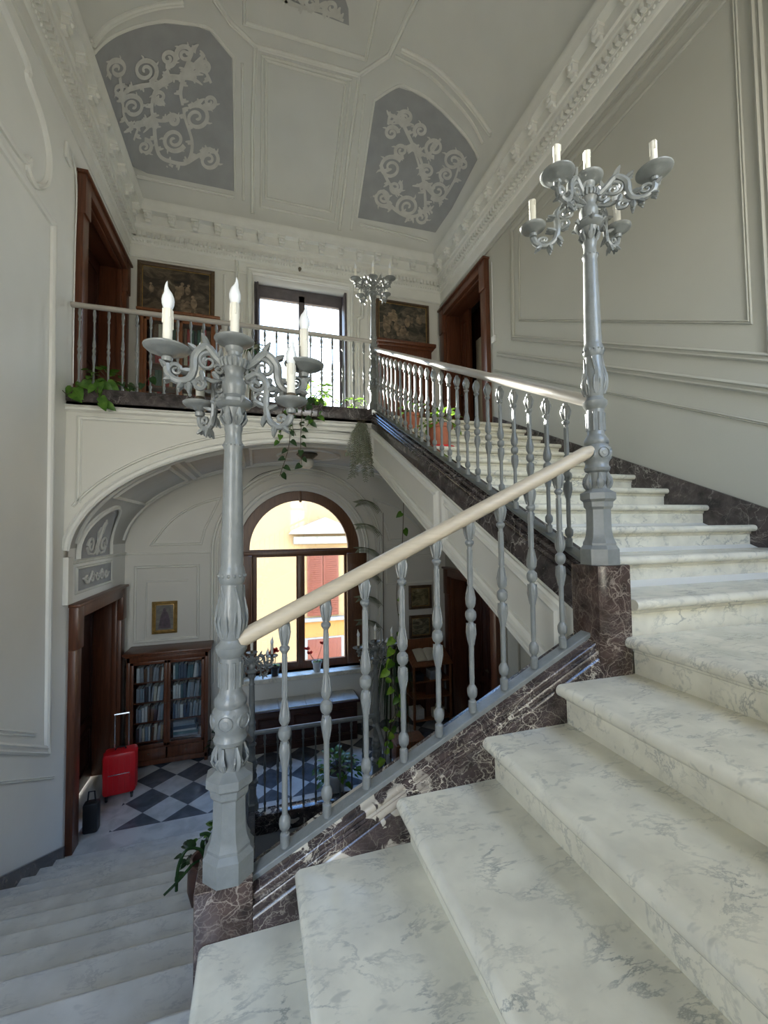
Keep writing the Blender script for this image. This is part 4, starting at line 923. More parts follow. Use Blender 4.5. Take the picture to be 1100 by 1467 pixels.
def newel_lamp(loc, label, up, lo, bulbs='12345', ks=(1, 1, 1, 1), grp=None):
    root = empty('lamp_post', loc, label, 'lamp post', grp); root.rotation_euler = (0, .007 if loc[2] > -1.2 and loc[0] < 0 else 0, 0)
    inst('base', shared('nb', newel_base, 'iron', 20), root)
    inst('shaft', shared('nsh', newel_shaft, 'iron'), root)
    inst('crown', shared('ncr', newel_crown, 'iron'), root)
    def lit(par, off, key, bul, k=1.0):
        iv = (1 / k, 1, 1)
        inst('drip_pan', shared('pan%.2f' % key, pan_mesh(key), 'iron'), par, off, sc=iv)
        inst('socket', shared('skt', socket, 'brass'), par, off + Vector((0, 0, .008)), sc=iv)
        inst('candle_sleeve', shared('cnd', candle, 'candle'), par, off + Vector((0, 0, .036)), sc=iv)
        if bul: inst('flame_bulb', shared('blb', bulb, 'flame'), par, off + Vector((0, 0, .150)), sc=iv)
    cr = inst('centre_cup', shared('cup', lambda mb: mb.lathe([(.022, 1.785), (.030, 1.795), (.032, 1.805), (.02, 1.81)], 18), 'iron'), root)
    lit(cr, Vector((0, 0, 1.815)), .92, '1' in bulbs)
    for i in range(2):
        a = inst('arm', shared('armu', arm_upper, 'iron'), root, rot=(0, 0, R_(up[i])), sc=(ks[i], 1, 1)); lit(a, Vector((.235, 0, 1.758)), 1.0, str(2 + i) in bulbs, ks[i])
    for i in range(2):
        a = inst('arm', shared('arml', arm_lower, 'iron'), root, rot=(0, 0, R_(lo[i])), sc=(ks[2 + i], 1, 1)); lit(a, Vector((.19, 0, 1.605)), .80, str(4 + i) in bulbs, ks[2 + i])
    return root
newel_lamp((-.088, 1.575, -1.15), 'large grey cast-iron lamp post nearest the camera, on the low marble block', (182, 3), (140, -8), '12345', (.92, 1.06, .85, 1.05))
newel_lamp((1.515, 1.575, -.171), 'tall grey cast-iron lamp post on the tall marble block, most of its flame bulbs missing', (-170, -40), (155, 0), '5', (.88, 1.15, 1.35, .9))
newel_lamp((1.50, 5.33, 1.565), 'small-looking distant lamp post at the balcony corner, where balcony and upper handrail meet', (175, -30), (140, 0))
newel_lamp((-.05, 5.40, -3.30), 'lower landing lamp post at the left end of its short balustrade', (170, -5), (150, 15))
newel_lamp((1.50, 5.40, -3.30), 'lower landing lamp post at the right end, beside the grassy plant', (185, 5), (200, 20))

# ------------------------------------------------------------------ balustrades
def bal_mesh(mb):    # unit height 1 = 0.8 m
    H = .80; f = lambda u: H * (1 - u)
    prof = [(.017, 1.0), (.018, .985), (.018, .945), (.012, .938), (.012, .93), (.020, .918), (.0225, .90), (.022, .882), (.016, .868), (.0105, .86), (.0115, .83), (.0115, .74), (.0115, .665), (.015, .64), (.021, .60), (.0225, .575), (.018, .555),
            (.011, .545), (.011, .54), (.020, .532), (.0245, .517), (.025, .505), (.023, .49), (.015, .48), (.011, .474), (.018, .463), (.0225, .447), (.021, .425), (.015, .395), (.011, .37), (.0105, .25), (.0100, .155), (.013, .15), (.020, .138), (.020, .128), (.012, .12), (.012, .105),
            (.017, .09), (.022, .065), (.0235, .045), (.021, .022), (.013, .012), (.012, 0)]
    mb.lathe([(r, H * (1 - u)) for r, u in prof], 14)
    for i in range(4):
        a = PI / 4 + i * PI / 2; c, s = cos(a), sin(a)
        mb.tube([(.019 * c, .019 * s, f(.03)), (.025 * c, .025 * s, f(.055)), (.021 * c, .021 * s, f(.085)), (.015 * c, .015 * s, f(.115))], [.004, .006, .005, .003], 5)
        mb.tube([(.0105 * c, .0105 * s, f(.17)), (.011 * c, .011 * s, f(.35))], .0028, 5)
        mb.tube([(.012 * c, .012 * s, f(.36)), (.021 * c, .021 * s, f(.42)), (.019 * c, .019 * s, f(.455))], [.002, .004, .003], 5)
        mb.tube([(.012 * c, .012 * s, f(.66)), (.021 * c, .021 * s, f(.60)), (.019 * c, .019 * s, f(.55))], [.002, .004, .003], 5)
def bal_far(mb):
    H = .80; prof = [(.014, 1.0), (.016, .98), (.011, .93), (.019, .90), (.010, .86), (.012, .66), (.020, .58), (.012, .54), (.021, .505), (.012, .475), (.020, .445), (.010, .34), (.0095, .155), (.018, .135), (.011, .11), (.020, .06), (.014, .015), (.012, 0)]
    mb.lathe([(r, H * (1 - u)) for r, u in prof], 10)
def rail_prof(r): return [(r * 1.0 * cos(a), r * .9 * sin(a)) for a in [2 * PI * i / 16 for i in range(16)]]
def balustrade(name, label, spots, h, rail_pts, rr_, railmat, far, mat='iron'):
    root = empty('balustrade', spots[0], label, 'balustrade')
    me = shared('balf' + mat if far else 'bal' + mat, bal_far if far else bal_mesh, mat)
    for p in spots: inst('baluster', me, root, Vector(p) - Vector(spots[0]), sc=(.92, .92, h / .80))
    m = MB(); m.tube(rail_pts, rr_, 16, .9); m.build('handrail', railmat, root)
    return root
# middle flight
def rz2(x): return -.37 + .477 * (x + .035)
sp = [(.098 + .1503 * i, 1.580, -1.119 + .4875 * (.1503 * i)) for i in range(9)]
ends = [(-.055, 1.575, rz2(-.055))] + [(x, 1.575, rz2(x)) for x in (.2, .6, 1.0, 1.36)] + [(1.44, 1.565, rz2(1.44) + .004), (1.485, 1.560, rz2(1.485) + .002)]
balustrade('b', 'nearest balustrade with a pale round handrail between the two big lamp posts', sp, .80, ends, [.034] * 5 + [.034, .022], 'rail', False)
# upper flight
def rz3(y): return .607 + .487 * (y - 1.63)
sp = [(1.515, 1.77 + .1497 * i, s3(1.77 + .1497 * i) + .012) for i in range(24)]
balustrade('b', 'sloping balustrade with sunlit handrail along the upper flight, right lamp post to balcony corner', sp, .735, [(1.515, y, rz3(y)) for y in (1.60, 2.5, 4, 5.30)], .032, 'rail_grey', False)
# balcony
sp = [(-1.867 + .1405 * i, 5.33, 1.565) for i in range(24)]
balustrade('b', 'level balustrade of the upper balcony in front of the bright window', sp, .915, [(XL, 5.33, 2.515), (0, 5.33, 2.515), (1.47, 5.33, 2.505)], .032, 'rail_grey', True)
# lower landing
sp = [(.10 + .152 * i, 5.38, -3.35) for i in range(9)]
balustrade('b', 'short level balustrade at the edge of the lower checkered landing', sp, .91, [(-.02, 5.38, -2.42), (1.48, 5.38, -2.42)], .030, 'iron', True, 'iron_dark')
# lower-left flight
def rz1(y): return -.58 - SL * (y - 1.62)
sp = [(-.10, 1.75 + .15 * i, s1(1.75 + .15 * i)) for i in range(24)]
balustrade('b', 'balustrade of the left flight seen end on below the nearest lamp post', sp, .80, [(-.095, 1.60, -.56), (-.095, 1.72, -.66), (-.095, 1.85, s1(1.85) + .82), (-.095, 3.5, s1(3.5) + .82), (-.06, 5.38, s1(5.38) + .82)], .030, 'rail', True)
# lowest flight
sp = [(1.505, 5.2 - .15 * i, s4(5.2 - .15 * i)) for i in range(12)]
balustrade('b', 'balustrade running down beyond the lower right lamp post', sp, .80, [(1.505, y, s4(y) + .82) for y in (5.38, 4.4, 3.4)], .030, 'iron', True, 'iron_dark')

# ------------------------------------------------------------------ pictures
def picture(loc, w, h, label, framemat, canvas, fwid=.05, face='-y', tilt=0, inner=True):
    root = empty('framed_painting', loc, label, 'painting')
    m = MB()
    prof = [(-fwid / 2, 0), (-fwid / 2, .03), (-fwid * .2, .045), (fwid * .25, .03), (fwid / 2, .02), (fwid / 2, 0)]
    c = [(-w / 2 + fwid / 2, 0, -h / 2 + fwid / 2), (-w / 2 + fwid / 2, 0, h / 2 - fwid / 2), (w / 2 - fwid / 2, 0, h / 2 - fwid / 2), (w / 2 - fwid / 2, 0, -h / 2 + fwid / 2)]
    m.sweep(prof, c, (0, -1, 0), True); m.build('frame', framemat, root, world=False)
    if inner:
        m = MB(); pr = [(-.008, 0), (-.008, .016), (.008, .012), (.008, 0)]; f2_ = fwid + .004
        c = [(-w / 2 + f2_, 0, -h / 2 + f2_), (-w / 2 + f2_, 0, h / 2 - f2_), (w / 2 - f2_, 0, h / 2 - f2_), (w / 2 - f2_, 0, -h / 2 + f2_)]
        m.sweep(pr, c, (0, -1, 0), True); m.build('slip', 'gold', root, world=False)
    m = MB(); m.box(-w / 2 + fwid * .5, w / 2 - fwid * .5, -.012, 0, -h / 2 + fwid * .5, h / 2 - fwid * .5); m.build('canvas', canvas, root, world=False)
    return root
p1 = painting('dark figure scene', [(0.012, 0.010, 0.008), (0.05, 0.035, 0.022), (0.13, 0.10, 0.065), (0.28, 0.23, 0.16)], 3.2, 1.3)
p2 = painting('dark battle scene', [(0.012, 0.012, 0.010), (0.045, 0.040, 0.028), (0.14, 0.11, 0.075), (0.24, 0.19, 0.14)], 4.2, 5.3)
p3 = painting('portrait background', [(0.10, 0.10, 0.09), (0.16, 0.15, 0.13), (0.26, 0.25, 0.22)], 5, 3.1)
p4 = painting('brown landscape', [(0.04, 0.035, 0.015), (0.12, 0.10, 0.045), (0.26, 0.22, 0.12), (0.45, 0.42, 0.30)], 5, 8.1)
p5 = painting('olive landscape', [(0.04, 0.04, 0.02), (0.11, 0.10, 0.06), (0.28, 0.25, 0.17), (0.48, 0.46, 0.38)], 6, 11.1)
def figures(root, n, w, h, mats, seed):    # painted figures as thin relief strokes of the canvas
    rnd = random.Random(seed)
    for i in range(n):
        m = MB(); x = rnd.uniform(-w * .38, w * .38); z = rnd.uniform(-h * .32, h * .18); s = rnd.uniform(.04, .09)
        m.ball((x, -.012, z), s, (.7, .02, 1.2), 8); m.ball((x + rnd.uniform(-.02, .02), -.012, z + s * 1.5), s * .38, (1, .05, 1), 8)
        m.tube([(x, -.013, z + s * .6), (x + rnd.uniform(-1, 1) * s * 1.5, -.013, z + rnd.uniform(0, 1) * s)], [s * .22, s * .1], 5, .1)
        m.build('painted_figure', mats, root, world=False)
flesh = simple('muted painted flesh', (0.21, 0.155, 0.10), 0.6, 0.5, 14)
q = picture((-1.245, YF - .03, 3.83), 1.15, 1.05, 'large dark painting above the upper bookcase, left of the bright window', 'dark_frame', p1, .07); figures(q, 11, 1.0, .9, flesh, 3)
q = picture((2.67, YF - .03, 3.90), 1.07, .86, 'dark crowded painting above the cabinet, beside the right upper door', 'dark_frame', p2, .055); figures(q, 16, .95, .8, flesh, 5)
q = picture((-1.38, YF - .02, -1.345), .36, .50, 'small gilt-framed portrait above the lower bookcase', 'gold', p3, .045)
m = MB(); m.prism([(-.09, -.17), (.09, -.17), (.07, -.03), (.05, .05), (.03, .09), (-.03, .09), (-.05, .04), (-.07, -.05)], 'y', -.0155, -.010); m.ball((0, -.012, .115), .028, (.8, .15, 1.1), 8)
m.build('painted_sitter', simple('painted dark dress', (0.085, 0.06, 0.075), 0.6, 0.4, 20), q, world=False)
picture((2.945, YF - .02, -1.275), .46, .44, 'upper of the two small landscape pictures over the reading stand', 'dark_frame', p4, .05)
picture((2.945, YF - .02, -1.82), .46, .42, 'lower of the two small landscape pictures over the reading stand', 'dark_frame', p5, .05)

# ------------------------------------------------------------------ books
BOOKC = {'grey': (0.30, 0.31, 0.32), 'white': (0.66, 0.65, 0.60), 'blue': (0.05, 0.08, 0.13), 'pale blue': (0.27, 0.33, 0.37), 'cream': (0.55, 0.50, 0.38), 'black': (0.03, 0.03, 0.035), 'brown': (0.14, 0.07, 0.035), 'red': (0.36, 0.03, 0.025), 'green': (0.06, 0.12, 0.08), 'teal': (0.06, 0.14, 0.16), 'tan': (0.36, 0.26, 0.15)}
for k, c in BOOKC.items(): M['bk_' + k] = simple('book cloth ' + k, c, 0.6, 0.12, 30)
ORD = ['first', 'second', 'third', 'fourth', 'fifth', 'sixth', 'seventh', 'eighth', 'ninth', 'tenth', 'eleventh', 'twelfth', 'thirteenth', 'fourteenth']
def book(loc, w, h, d, col, label, grp, tilt=0, flat=False):
    root = empty('book', loc, label, 'book', grp)
    if flat: root.rotation_euler = (0, PI / 2, 0)
    else: root.rotation_euler = (0, tilt, 0)
    m = MB(); m.box(-w / 2, w / 2, -.003, 0, 0, h, .0015); m.box(-w / 2, -w / 2 + .003, -.003, d, 0, h); m.box(w / 2 - .003, w / 2, -.003, d, 0, h)
    if int(h * 1000) % 2 == 0:
        m.box(-w / 2 - .0006, w / 2 + .0006, -.0045, -.002, h * .78, h * .80); m.box(-w / 2 - .0006, w / 2 + .0006, -.0045, -.002, h * .2, h * .22)
    m.build('cover', 'bk_' + col, root, world=False)
    m = MB(); m.box(-w / 2 + .003, w / 2 - .003, .0, d - .006, .004, h - .005); m.build('pages', 'paper', root, world=False)
    return root
def shelf_books(x0, x1, y, z, hmax, where, grp, cols, n, seed, lean=.10, depth=.17):
    rnd = random.Random(seed); x = x0 + .004; ws = [rnd.uniform(.7, 1.4) for _ in range(n)]; tot = sum(ws); sp_ = (x1 - x0 - .02)
    for i in range(n):
        w = ws[i] / tot * sp_ * .90; h = hmax * rnd.uniform(.76, .97); c = rnd.choice(cols); tl = lean if i > n * .45 else 0.0
        gap = w + (.004 if tl == 0 else .006)
        book((x + w / 2, y, z), w, round(h, 3), depth, c, '%s book, %s from left, %s' % (c, ORD[i], where), grp, tl * (.6 + .4 * (i % 2)) if tl else 0)
        x += gap + (sp_ * .10 / n - .004)
# lower bookcase (glazed, on the checkered landing)
def bookcase(root, x0, x1, y0, y1, z0, z1, doorz0, doorz1, shelves, mat, mid):
    W = .045
    m = MB(); m.box(x0, x0 + .03, y0 + .02, y1, z0 + .05, z1 - .06, .004); m.box(x1 - .03, x1, y0 + .02, y1, z0 + .05, z1 - .06, .004); m.box(x0, x1, y1 - .02, y1, z0 + .05, z1 - .05); m.box(x0 + .03, x1 - .03, y0 + .02, y1 - .02, doorz0 - .03, doorz0)
    m.box(x0, x1, y0, y1, z0 + .05, z0 + .12, .005); m.box(x0 + .03, x1 - .03, y0 + .02, y1 - .02, doorz1, doorz1 + .02); m.box(x0 + .0, x0 + .05, y0 + .0, y0 + .05, z0, z1 - .06, .008); m.box(x1 - .05, x1, y0, y0 + .05, z0, z1 - .06, .008); m.box(x0, x1, y0, y0 + .03, doorz1 + .0, z1 - .06, .004)
    m.build('carcass', mat, root)
    m = MB(); m.sweep([(0, 0), (.0, .02), (.03, .05), (.045, .06), (.06, .06), (.06, 0)], [(x0, y1, z1 - .06), (x0, y0, z1 - .06), (x1, y0, z1 - .06), (x1, y1, z1 - .06)], (0, 0, 1)) if False else None
    m.box(x0 - .02, x1 + .02, y0 - .02, y1, z1 - .065, z1 - .04, .005); m.box(x0 - .045, x1 + .045, y0 - .045, y1, z1 - .04, z1, .010); m.build('cornice', mat, root)
    m = MB()
    for z in shelves: m.box(x0 + .03, x1 - .03, y0 + .07, y1 - .02, z - .018, z, .002)
    m.build('shelves', mat, root)
    for a, b, s in ((x0 + .05, mid, 0), (mid, x1 - .05, 1)):
        m = MB(); m.box(a, a + W, y0, y0 + .025, doorz0, doorz1, .005); m.box(b - W, b, y0, y0 + .025, doorz0, doorz1, .005); m.box(a, b, y0, y0 + .025, doorz0, doorz0 + W, .005); m.box(a, b, y0, y0 + .025, doorz1 - W, doorz1, .005)
        d = m.build('door', mat, root)
        m = MB(); m.box(a + W, b - W, y0 + .012, y0 + .014, doorz0 + W, doorz1 - W); m.build('glass_pane', 'case_glass', d)
        m = MB(); xx = b - W / 2 if s == 0 else a + W / 2; m.ball((xx, y0 - .010, (doorz0 + doorz1) / 2), .010, seg=8); m.build('knob', 'brass', d)
    return root
y0, y1 = 7.0, 7.42; x0, x1 = -1.80, -.70
bc = empty('bookcase', ((x0 + x1) / 2, y0, L), 'dark wooden glazed bookcase on the checkered lower landing, beside the red suitcase', 'bookcase')
dz0, dz1 = -3.14, -1.90; sh = [-3.08, -2.80, -2.51, -2.22]
bookcase(bc, x0, x1, y0, y1, L, -1.76, dz0, dz1, sh, 'case', -1.26)
m = MB(); m.box(x0 + .06, -1.27, y0 - .006, y0 + .02, L + .13, dz0 - .02, .005); d = m.build('drawer', 'case', bc); m = MB(); m.ball((-1.5, y0 - .014, L + .22), .012, seg=8); m.build('knob', 'brass', d)
m = MB(); m.box(-1.25, x1 - .06, y0 - .006, y0 + .02, L + .13, dz0 - .02, .005); d = m.build('drawer', 'case', bc); m = MB(); m.ball((-1.0, y0 - .014, L + .22), .012, seg=8); m.build('knob', 'brass', d)
LC = ['grey', 'white', 'cream', 'black', 'pale blue', 'brown']; RC_ = ['blue', 'pale blue', 'grey', 'teal', 'white']
rows = ['bottom shelf', 'third shelf down', 'second shelf down', 'top shelf']
for i, z in enumerate(sh):
    shelf_books(-1.69, -1.32, y0 + .09, z, .245, '%s, left door of lower bookcase' % rows[i], 'books behind the left glass door of the lower bookcase', LC + (['tan'] if i == 0 else []), 9, 20 + i)
    if i: shelf_books(-1.20, -.80, y0 + .09, z, .245, '%s, right door of lower bookcase' % rows[i], 'books behind the right glass door of the lower bookcase', RC_, 10, 40 + i)
    else:
        zz = z
        for k in range(6):
            w = (.030, .042, .028, .050, .024, .040)[k]
            book((-1.19, y0 + .10, zz + w / 2), w, .34 - .01 * k, .17, ['grey', 'teal', 'white', 'blue', 'pale blue', 'grey'][k], '%s book lying flat, %s from bottom of the pile, right glass door' % (['grey', 'teal', 'white', 'blue', 'pale blue', 'grey'][k], ORD[k]), 'books lying flat in the lower bookcase', flat=True); zz += w + .001
# upper bookcase
x0, x1, y0 = -1.70, -.60, 7.08
bu = empty('bookcase', ((x0 + x1) / 2, y0, U), 'reddish wooden bookcase on the balcony floor behind the left end of the balustrade', 'bookcase')
shu = [U + .42, U + .78, U + 1.14, U + 1.48]
bookcase(bu, x0, x1, y0, 7.42, U, 3.42, U + .36, 3.30, shu, 'stand', -1.15)
m = MB(); m.box(x0 + .06, x1 - .06, y0 - .005, y0 + .02, U + .13, U + .33, .005); m.build('base_panel', 'stand', bu)
for i, z in enumerate(shu):
    for (a, b, nm) in ((-1.60, -1.20, 'left'), (-1.10, -.70, 'right')):
        shelf_books(a, b, y0 + .09, z, .30, '%s, %s side of balcony bookcase' % (['bottom shelf', 'third shelf down', 'second shelf down', 'top shelf'][i], nm), 'books in the balcony bookcase', ['brown', 'tan', 'red', 'cream', 'green', 'black'], 8, 70 + i * 2 + (nm == 'left'), .04)
# cabinet on the right of the balcony floor
x0, x1, y0 = 2.08, 3.08, 7.0
cb = empty('cabinet', (2.58, y0, U), 'dark red wooden cabinet with moulded top below the dark crowded painting', 'cabinet')
m = MB(); m.box(x0, x1, y0 + .02, 7.42, U + .05, 3.28, .006); m.box(x0 - .01, x1 + .01, y0, 7.42, U, U + .10, .006); m.build('carcass', 'door', cb)
m = MB(); m.box(x0 - .03, x1 + .03, y0 - .02, 7.42, 3.26, 3.30, .006); m.box(x0 - .07, x1 + .07, y0 - .06, 7.42, 3.30, 3.37, .02); m.build('cornice', 'door', cb)
for a, b in ((x0 + .03, 2.575), (2.585, x1 - .03)):
    m = MB(); m.box(a, b, y0 - .0, y0 + .025, U + .13, 3.20, .005)
    for (p, q_) in ((U + .2, U + .8), (U + .9, 3.12)): m.sweep(bead(.4, .5), [(a + .09, y0, p), (b - .09, y0, p), (b - .09, y0, q_), (a + .09, y0, q_)], (0, -1, 0), True)
    d = m.build('door', 'door', cb); m = MB(); m.ball(((b - .03) if a < 2.2 else (a + .03), y0 - .012, U + .9), .012, seg=8); m.build('knob', 'brass', d)

# ------------------------------------------------------------------ chest, stand, suitcase
ch = empty('chest', (.76, 6.95, L), 'long dark wooden chest with a pale slab top beneath the arched window', 'chest')
m = MB(); m.box(-.06, 1.60, 6.92, 7.32, L, -2.83, .008)
for a in (-.02, .53, 1.08): m.sweep(bead(.4, .5), [(a + .06, 6.92, L + .12), (a + .48, 6.92, L + .12), (a + .48, 6.92, -2.93), (a + .06, 6.92, -2.93)], (0, -1, 0), True)
m.build('body', 'chest', ch)
m = MB(); m.box(-.10, 1.64, 6.87, 7.34, -2.83, -2.80, .006); m.build('rim', 'chest', ch)
m = MB()
for k in range(4): m.box(-.08 + .425 * k, -.08 + .425 * k + .42, 6.90, 7.34, -2.80, -2.78, .002)
m.build('top', 'step_grey', ch)
st = empty('reading_stand', (2.95, 6.9, L), 'reddish wooden reading stand with open shelves and sloping top by the right door', 'stand')
x0, x1, y0, y1, zt = 2.58, 3.30, 6.88, 7.25, -2.38
for x in (x0, x1 - .04):
    for y in (y0, y1 - .04): m = MB(); m.box(x, x + .04, y, y + .04, L, zt - .02 + (.18 if y > y0 else 0), .004); m.build('leg', 'stand', st)
for k, z in enumerate((L + .13, L + .50, L + .78)):
    m = MB(); m.box(x0, x1, y0, y1, z, z + .022, .003); m.build('shelf', 'stand', st)
m = MB(); m.box(x0, x1, y1 - .02, y1, L + .13, zt, .002); m.box((x0 + x1) / 2 - .08, (x0 + x1) / 2 + .08, y0 + .12, y0 + .15, L + .15, L + .78); m.build('back_panel', 'door', st)
rt = Matrix.Rotation(R_(28), 3, 'X')
m = MB(); m.box(x0 - .02, x1 + .02, y0 - .02, y1 + .04, zt, zt + .025, .004, rot=rt, piv=(2.9, y0, zt)); m.build('sloping_top', 'stand', st)
m = MB(); m.box(x0 - .02, x1 + .02, y1 - .0, y1 + .03, -2.22, -2.00, .006); m.build('backboard', 'stand', st)
ob = empty('open_book', (2.88, y0 + .08, zt + .08), 'open book with pale pages lying on the sloping reading stand', 'book'); ob.rotation_euler = (R_(28), 0, 0)
for s in (-1, 1):
    m = MB(); n = 8; prev = []
    pl = [(0, .004)] + [(s * .20 * i / n, .004 + .020 * sin(PI * (i / n) ** .7) + .004) for i in range(1, n + 1)] + [(s * .20, .0), (0, 0)]
    m.prism([(a, b) for a, b in pl], 'y', -.02, .27); m.build('page_block', 'paper', ob, world=False)
m = MB(); m.box(-.21, .21, -.025, .275, -.006, 0, .001); m.build('cover', 'bk_brown', ob, world=False)
for k, (x, z, c) in enumerate(((2.66, L + .152, 'white'), (3.04, L + .152, 'cream'), (2.66, L + .802, 'black'), (3.00, L + .802, 'grey'))):
    bx_ = MB(); bx_.box(-.09, .13, 0, .2, 0, (.16, .14, .10, .14)[k], .004)
    bx_.box(-.085, .125, -.002, .0, .02, (.14, .12, .08, .12)[k], .001)
    o_ = empty('box', (x, y0 + .04, z), '%s box on %s shelf of the reading stand, %s side' % (c, 'the bottom' if k < 2 else 'the top', 'left' if k % 2 == 0 else 'right'), 'box'); bx_.build('carton', 'bk_' + c, o_, world=False)
    lm = MB(); lm.box(-.092, .132, -.003, .202, (.16, .14, .10, .14)[k] - .001, (.16, .14, .10, .14)[k] + .012, .003); lm.build('lid', 'bk_' + c, o_, world=False)
sc_ = empty('suitcase', (-1.70, 6.42, L), 'bright red hard-shell suitcase with raised handle standing by the lower left door', 'suitcase', rz=.12)
m = MB(); m.box(-.19, .19, -.12, .12, .07, .60, .045); m.build('shell', 'red', sc_, world=False)
m = MB()
for x in (-.12, -.06, 0, .06, .12): m.box(x - .006, x + .006, -.124, -.115, .12, .55, .003)
m.box(-.192, .192, -.006, .006, .09, .585, .003); m.build('ribs', 'red', sc_, world=False)
m = MB(); m.box(-.12, .12, -.128, -.118, .335, .345, .002); m.build('front_trim', 'metal', sc_, world=False, )
m = MB()
for s in (-1, 1): m.tube([(s * .08, .07, .58), (s * .08, .07, 1.02)], .009, 8)
m.tube([(-.085, .07, 1.03), (.085, .07, 1.03)], .014, 8); m.build('pull_handle', 'metal', sc_, world=False)
m = MB(); m.tube([(-.06, 0, .60), (-.05, 0, .63), (.05, 0, .63), (.06, 0, .60)], .008, 8); m.build('carry_handle', 'black', sc_, world=False)
for s in (-1, 1):
    for t in (-1, 1):
        m = MB(); m.lathe([(.012, -.012), (.028, -.012), (.030, -.006), (.030, .006), (.028, .012), (.012, .012)], 14, (s * .14, t * .08, .030), Matrix.Rotation(PI / 2, 3, 'Y')); m.box(s * .14 - .018, s * .14 + .018, t * .08 - .012, t * .08 + .012, .045, .08, .004); m.build('wheel', 'black', sc_, world=False)
bg = empty('umbrella_bag', (-1.80, 5.78, L), 'narrow black bag leaning in the lower left doorway', 'bag'); m = MB(); m.box(-.10, .06, -.06, .06, 0, .34, .03); m.build('body', 'black', bg, world=False)
m = MB(); m.tube([(-.06, 0, .33), (-.05, 0, .45), (.01, 0, .45), (.02, 0, .33)], .008, 8); m.build('strap', 'black', bg, world=False)

# ------------------------------------------------------------------ small fittings
cl_ = empty('ceiling_lamp', (.73, 6.35, 1.15), 'small round ceiling lamp with opal globe under the vault', 'lamp')
m = MB(); m.lathe([(.15, 0), (.16, -.02), (.12, -.05), (.085, -.085), (.07, -.09)], 24, (.73, 6.35, 1.15)); m.build('gallery', 'brass', cl_)
m = MB(); m.lathe([(.070, 0), (.10, -.03), (.105, -.07), (.08, -.12), (.03, -.145), (0, -.15)], 24, (.73, 6.35, 1.07)); m.build('globe', 'opal', cl_)
m = MB(); pth = [at(354, 693, y=YF - .01), at(372, 680, y=YF - .01), at(400, 672, y=YF - .01), at(425, 669, y=YF - .02), at(432, 667, y=7.2)]
m.tube(crom(pth, 5), .006, 6); tag(m.build('cable', 'black'), 'thin dark cable running along the vault to the ceiling lamp', 'cable')
hk = at(429, 388, y=YF - .02); m = MB(); m.lathe([(.012, 0), (.02, .01), (.008, .02), (.008, .05)], 12, hk, Matrix.Rotation(PI / 2, 3, 'X')); m.ball(hk + Vector((0, -.06, 0)), .03, seg=12); tag(m.build('wall_hook', 'brass'), 'small round brass hook above the upper window', 'hook')
m = MB(); m.box(XR - .03, XR, 5.50, 5.60, 2.83, 2.93, .006); m.box(XR - .036, XR - .03, 5.53, 5.57, 2.86, 2.90, .003); tag(m.build('wall_switch', 'white_plastic'), 'white switch box on the wall beside the upper right door', 'switch')
m = MB(); m.tube([(XR - .012, 5.55, 2.93), (XR - .012, 5.555, 3.5), (XR - .012, 5.56, 4.1)], .006, 6); tag(m.build('cable', 'white_plastic'), 'thin white cable rising from the wall switch beside the upper right door', 'cable')
m = MB(); m.tube(crom([Vector((XL + .012, 5.38, 1.65)), Vector((XL + .014, 5.36, 2.4)), Vector((XL + .012, 5.37, 3.2)), Vector((XL + .02, 5.36, 3.9)), Vector((XL + .012, 5.25, 4.15))], 5), .007, 6); tag(m.build('cable', 'white_plastic'), 'white cable running up beside the upper left door', 'cable')
m = MB(); m.box(XL, XL + .03, 5.08, 5.22, 3.98, 4.16, .006); m.box(XL + .03, XL + .036, 5.11, 5.19, 4.02, 4.12, .003); tag(m.build('junction_box', 'white_plastic'), 'white junction box high on the left wall by the upper door', 'box')

# ------------------------------------------------------------------ plants
def pot(root, r, h, mat, rim=True, loc=(0, 0, 0)):
    x, y, z = loc
    m = MB(); pr = [(r * .62, 0), (r * .66, .01), (r * .9, h * .8), (r * .93, h * .84)] + ([(r * 1.03, h * .85), (r * 1.05, h)] if rim else [(r * .96, h)]) + [(r * .94, h), (r * .9, h * .86), (r * .85, h * .85)]
    m.lathe(pr, 24, loc); m.build('pot', mat, root, world=False)
    m = MB(); m.lathe([(0, h * .84), (r * .5, h * .87), (r * .88, h * .85)], 20, loc); m.build('soil', 'soil', root, world=False)
def bush(root, c, R, n, size, mat, kind='heart', seed=1, squash=.8, stems=True, hang=0):
    rnd = random.Random(seed); m = MB(); ms = MB(); c = Vector(c)
    for i in range(n):
        a = rnd.uniform(0, 2 * PI); e = rnd.uniform(-.15, 1.2); d = Vector((cos(a) * cos(e), sin(a) * cos(e), sin(e) * squash)); k = R * rnd.uniform(.45, 1)
        p = c + d * k + Vector((0, 0, -hang * k * k))
        l = size * rnd.uniform(.7, 1.2); m.leaf(p, d + Vector((rnd.uniform(-.5, .5), rnd.uniform(-.5, .5), -.4)), Vector((0, 0, 1)), l, l * .85 if kind != 'strap' else l * .12, kind)
        if stems and i % 2 == 0: ms.tube([c, c + d * k * .5 + Vector((0, 0, .03)), p], .0025, 4)
    m.build('foliage', mat, root, world=False)
    if stems: ms.build('stems', 'stem', root, world=False)
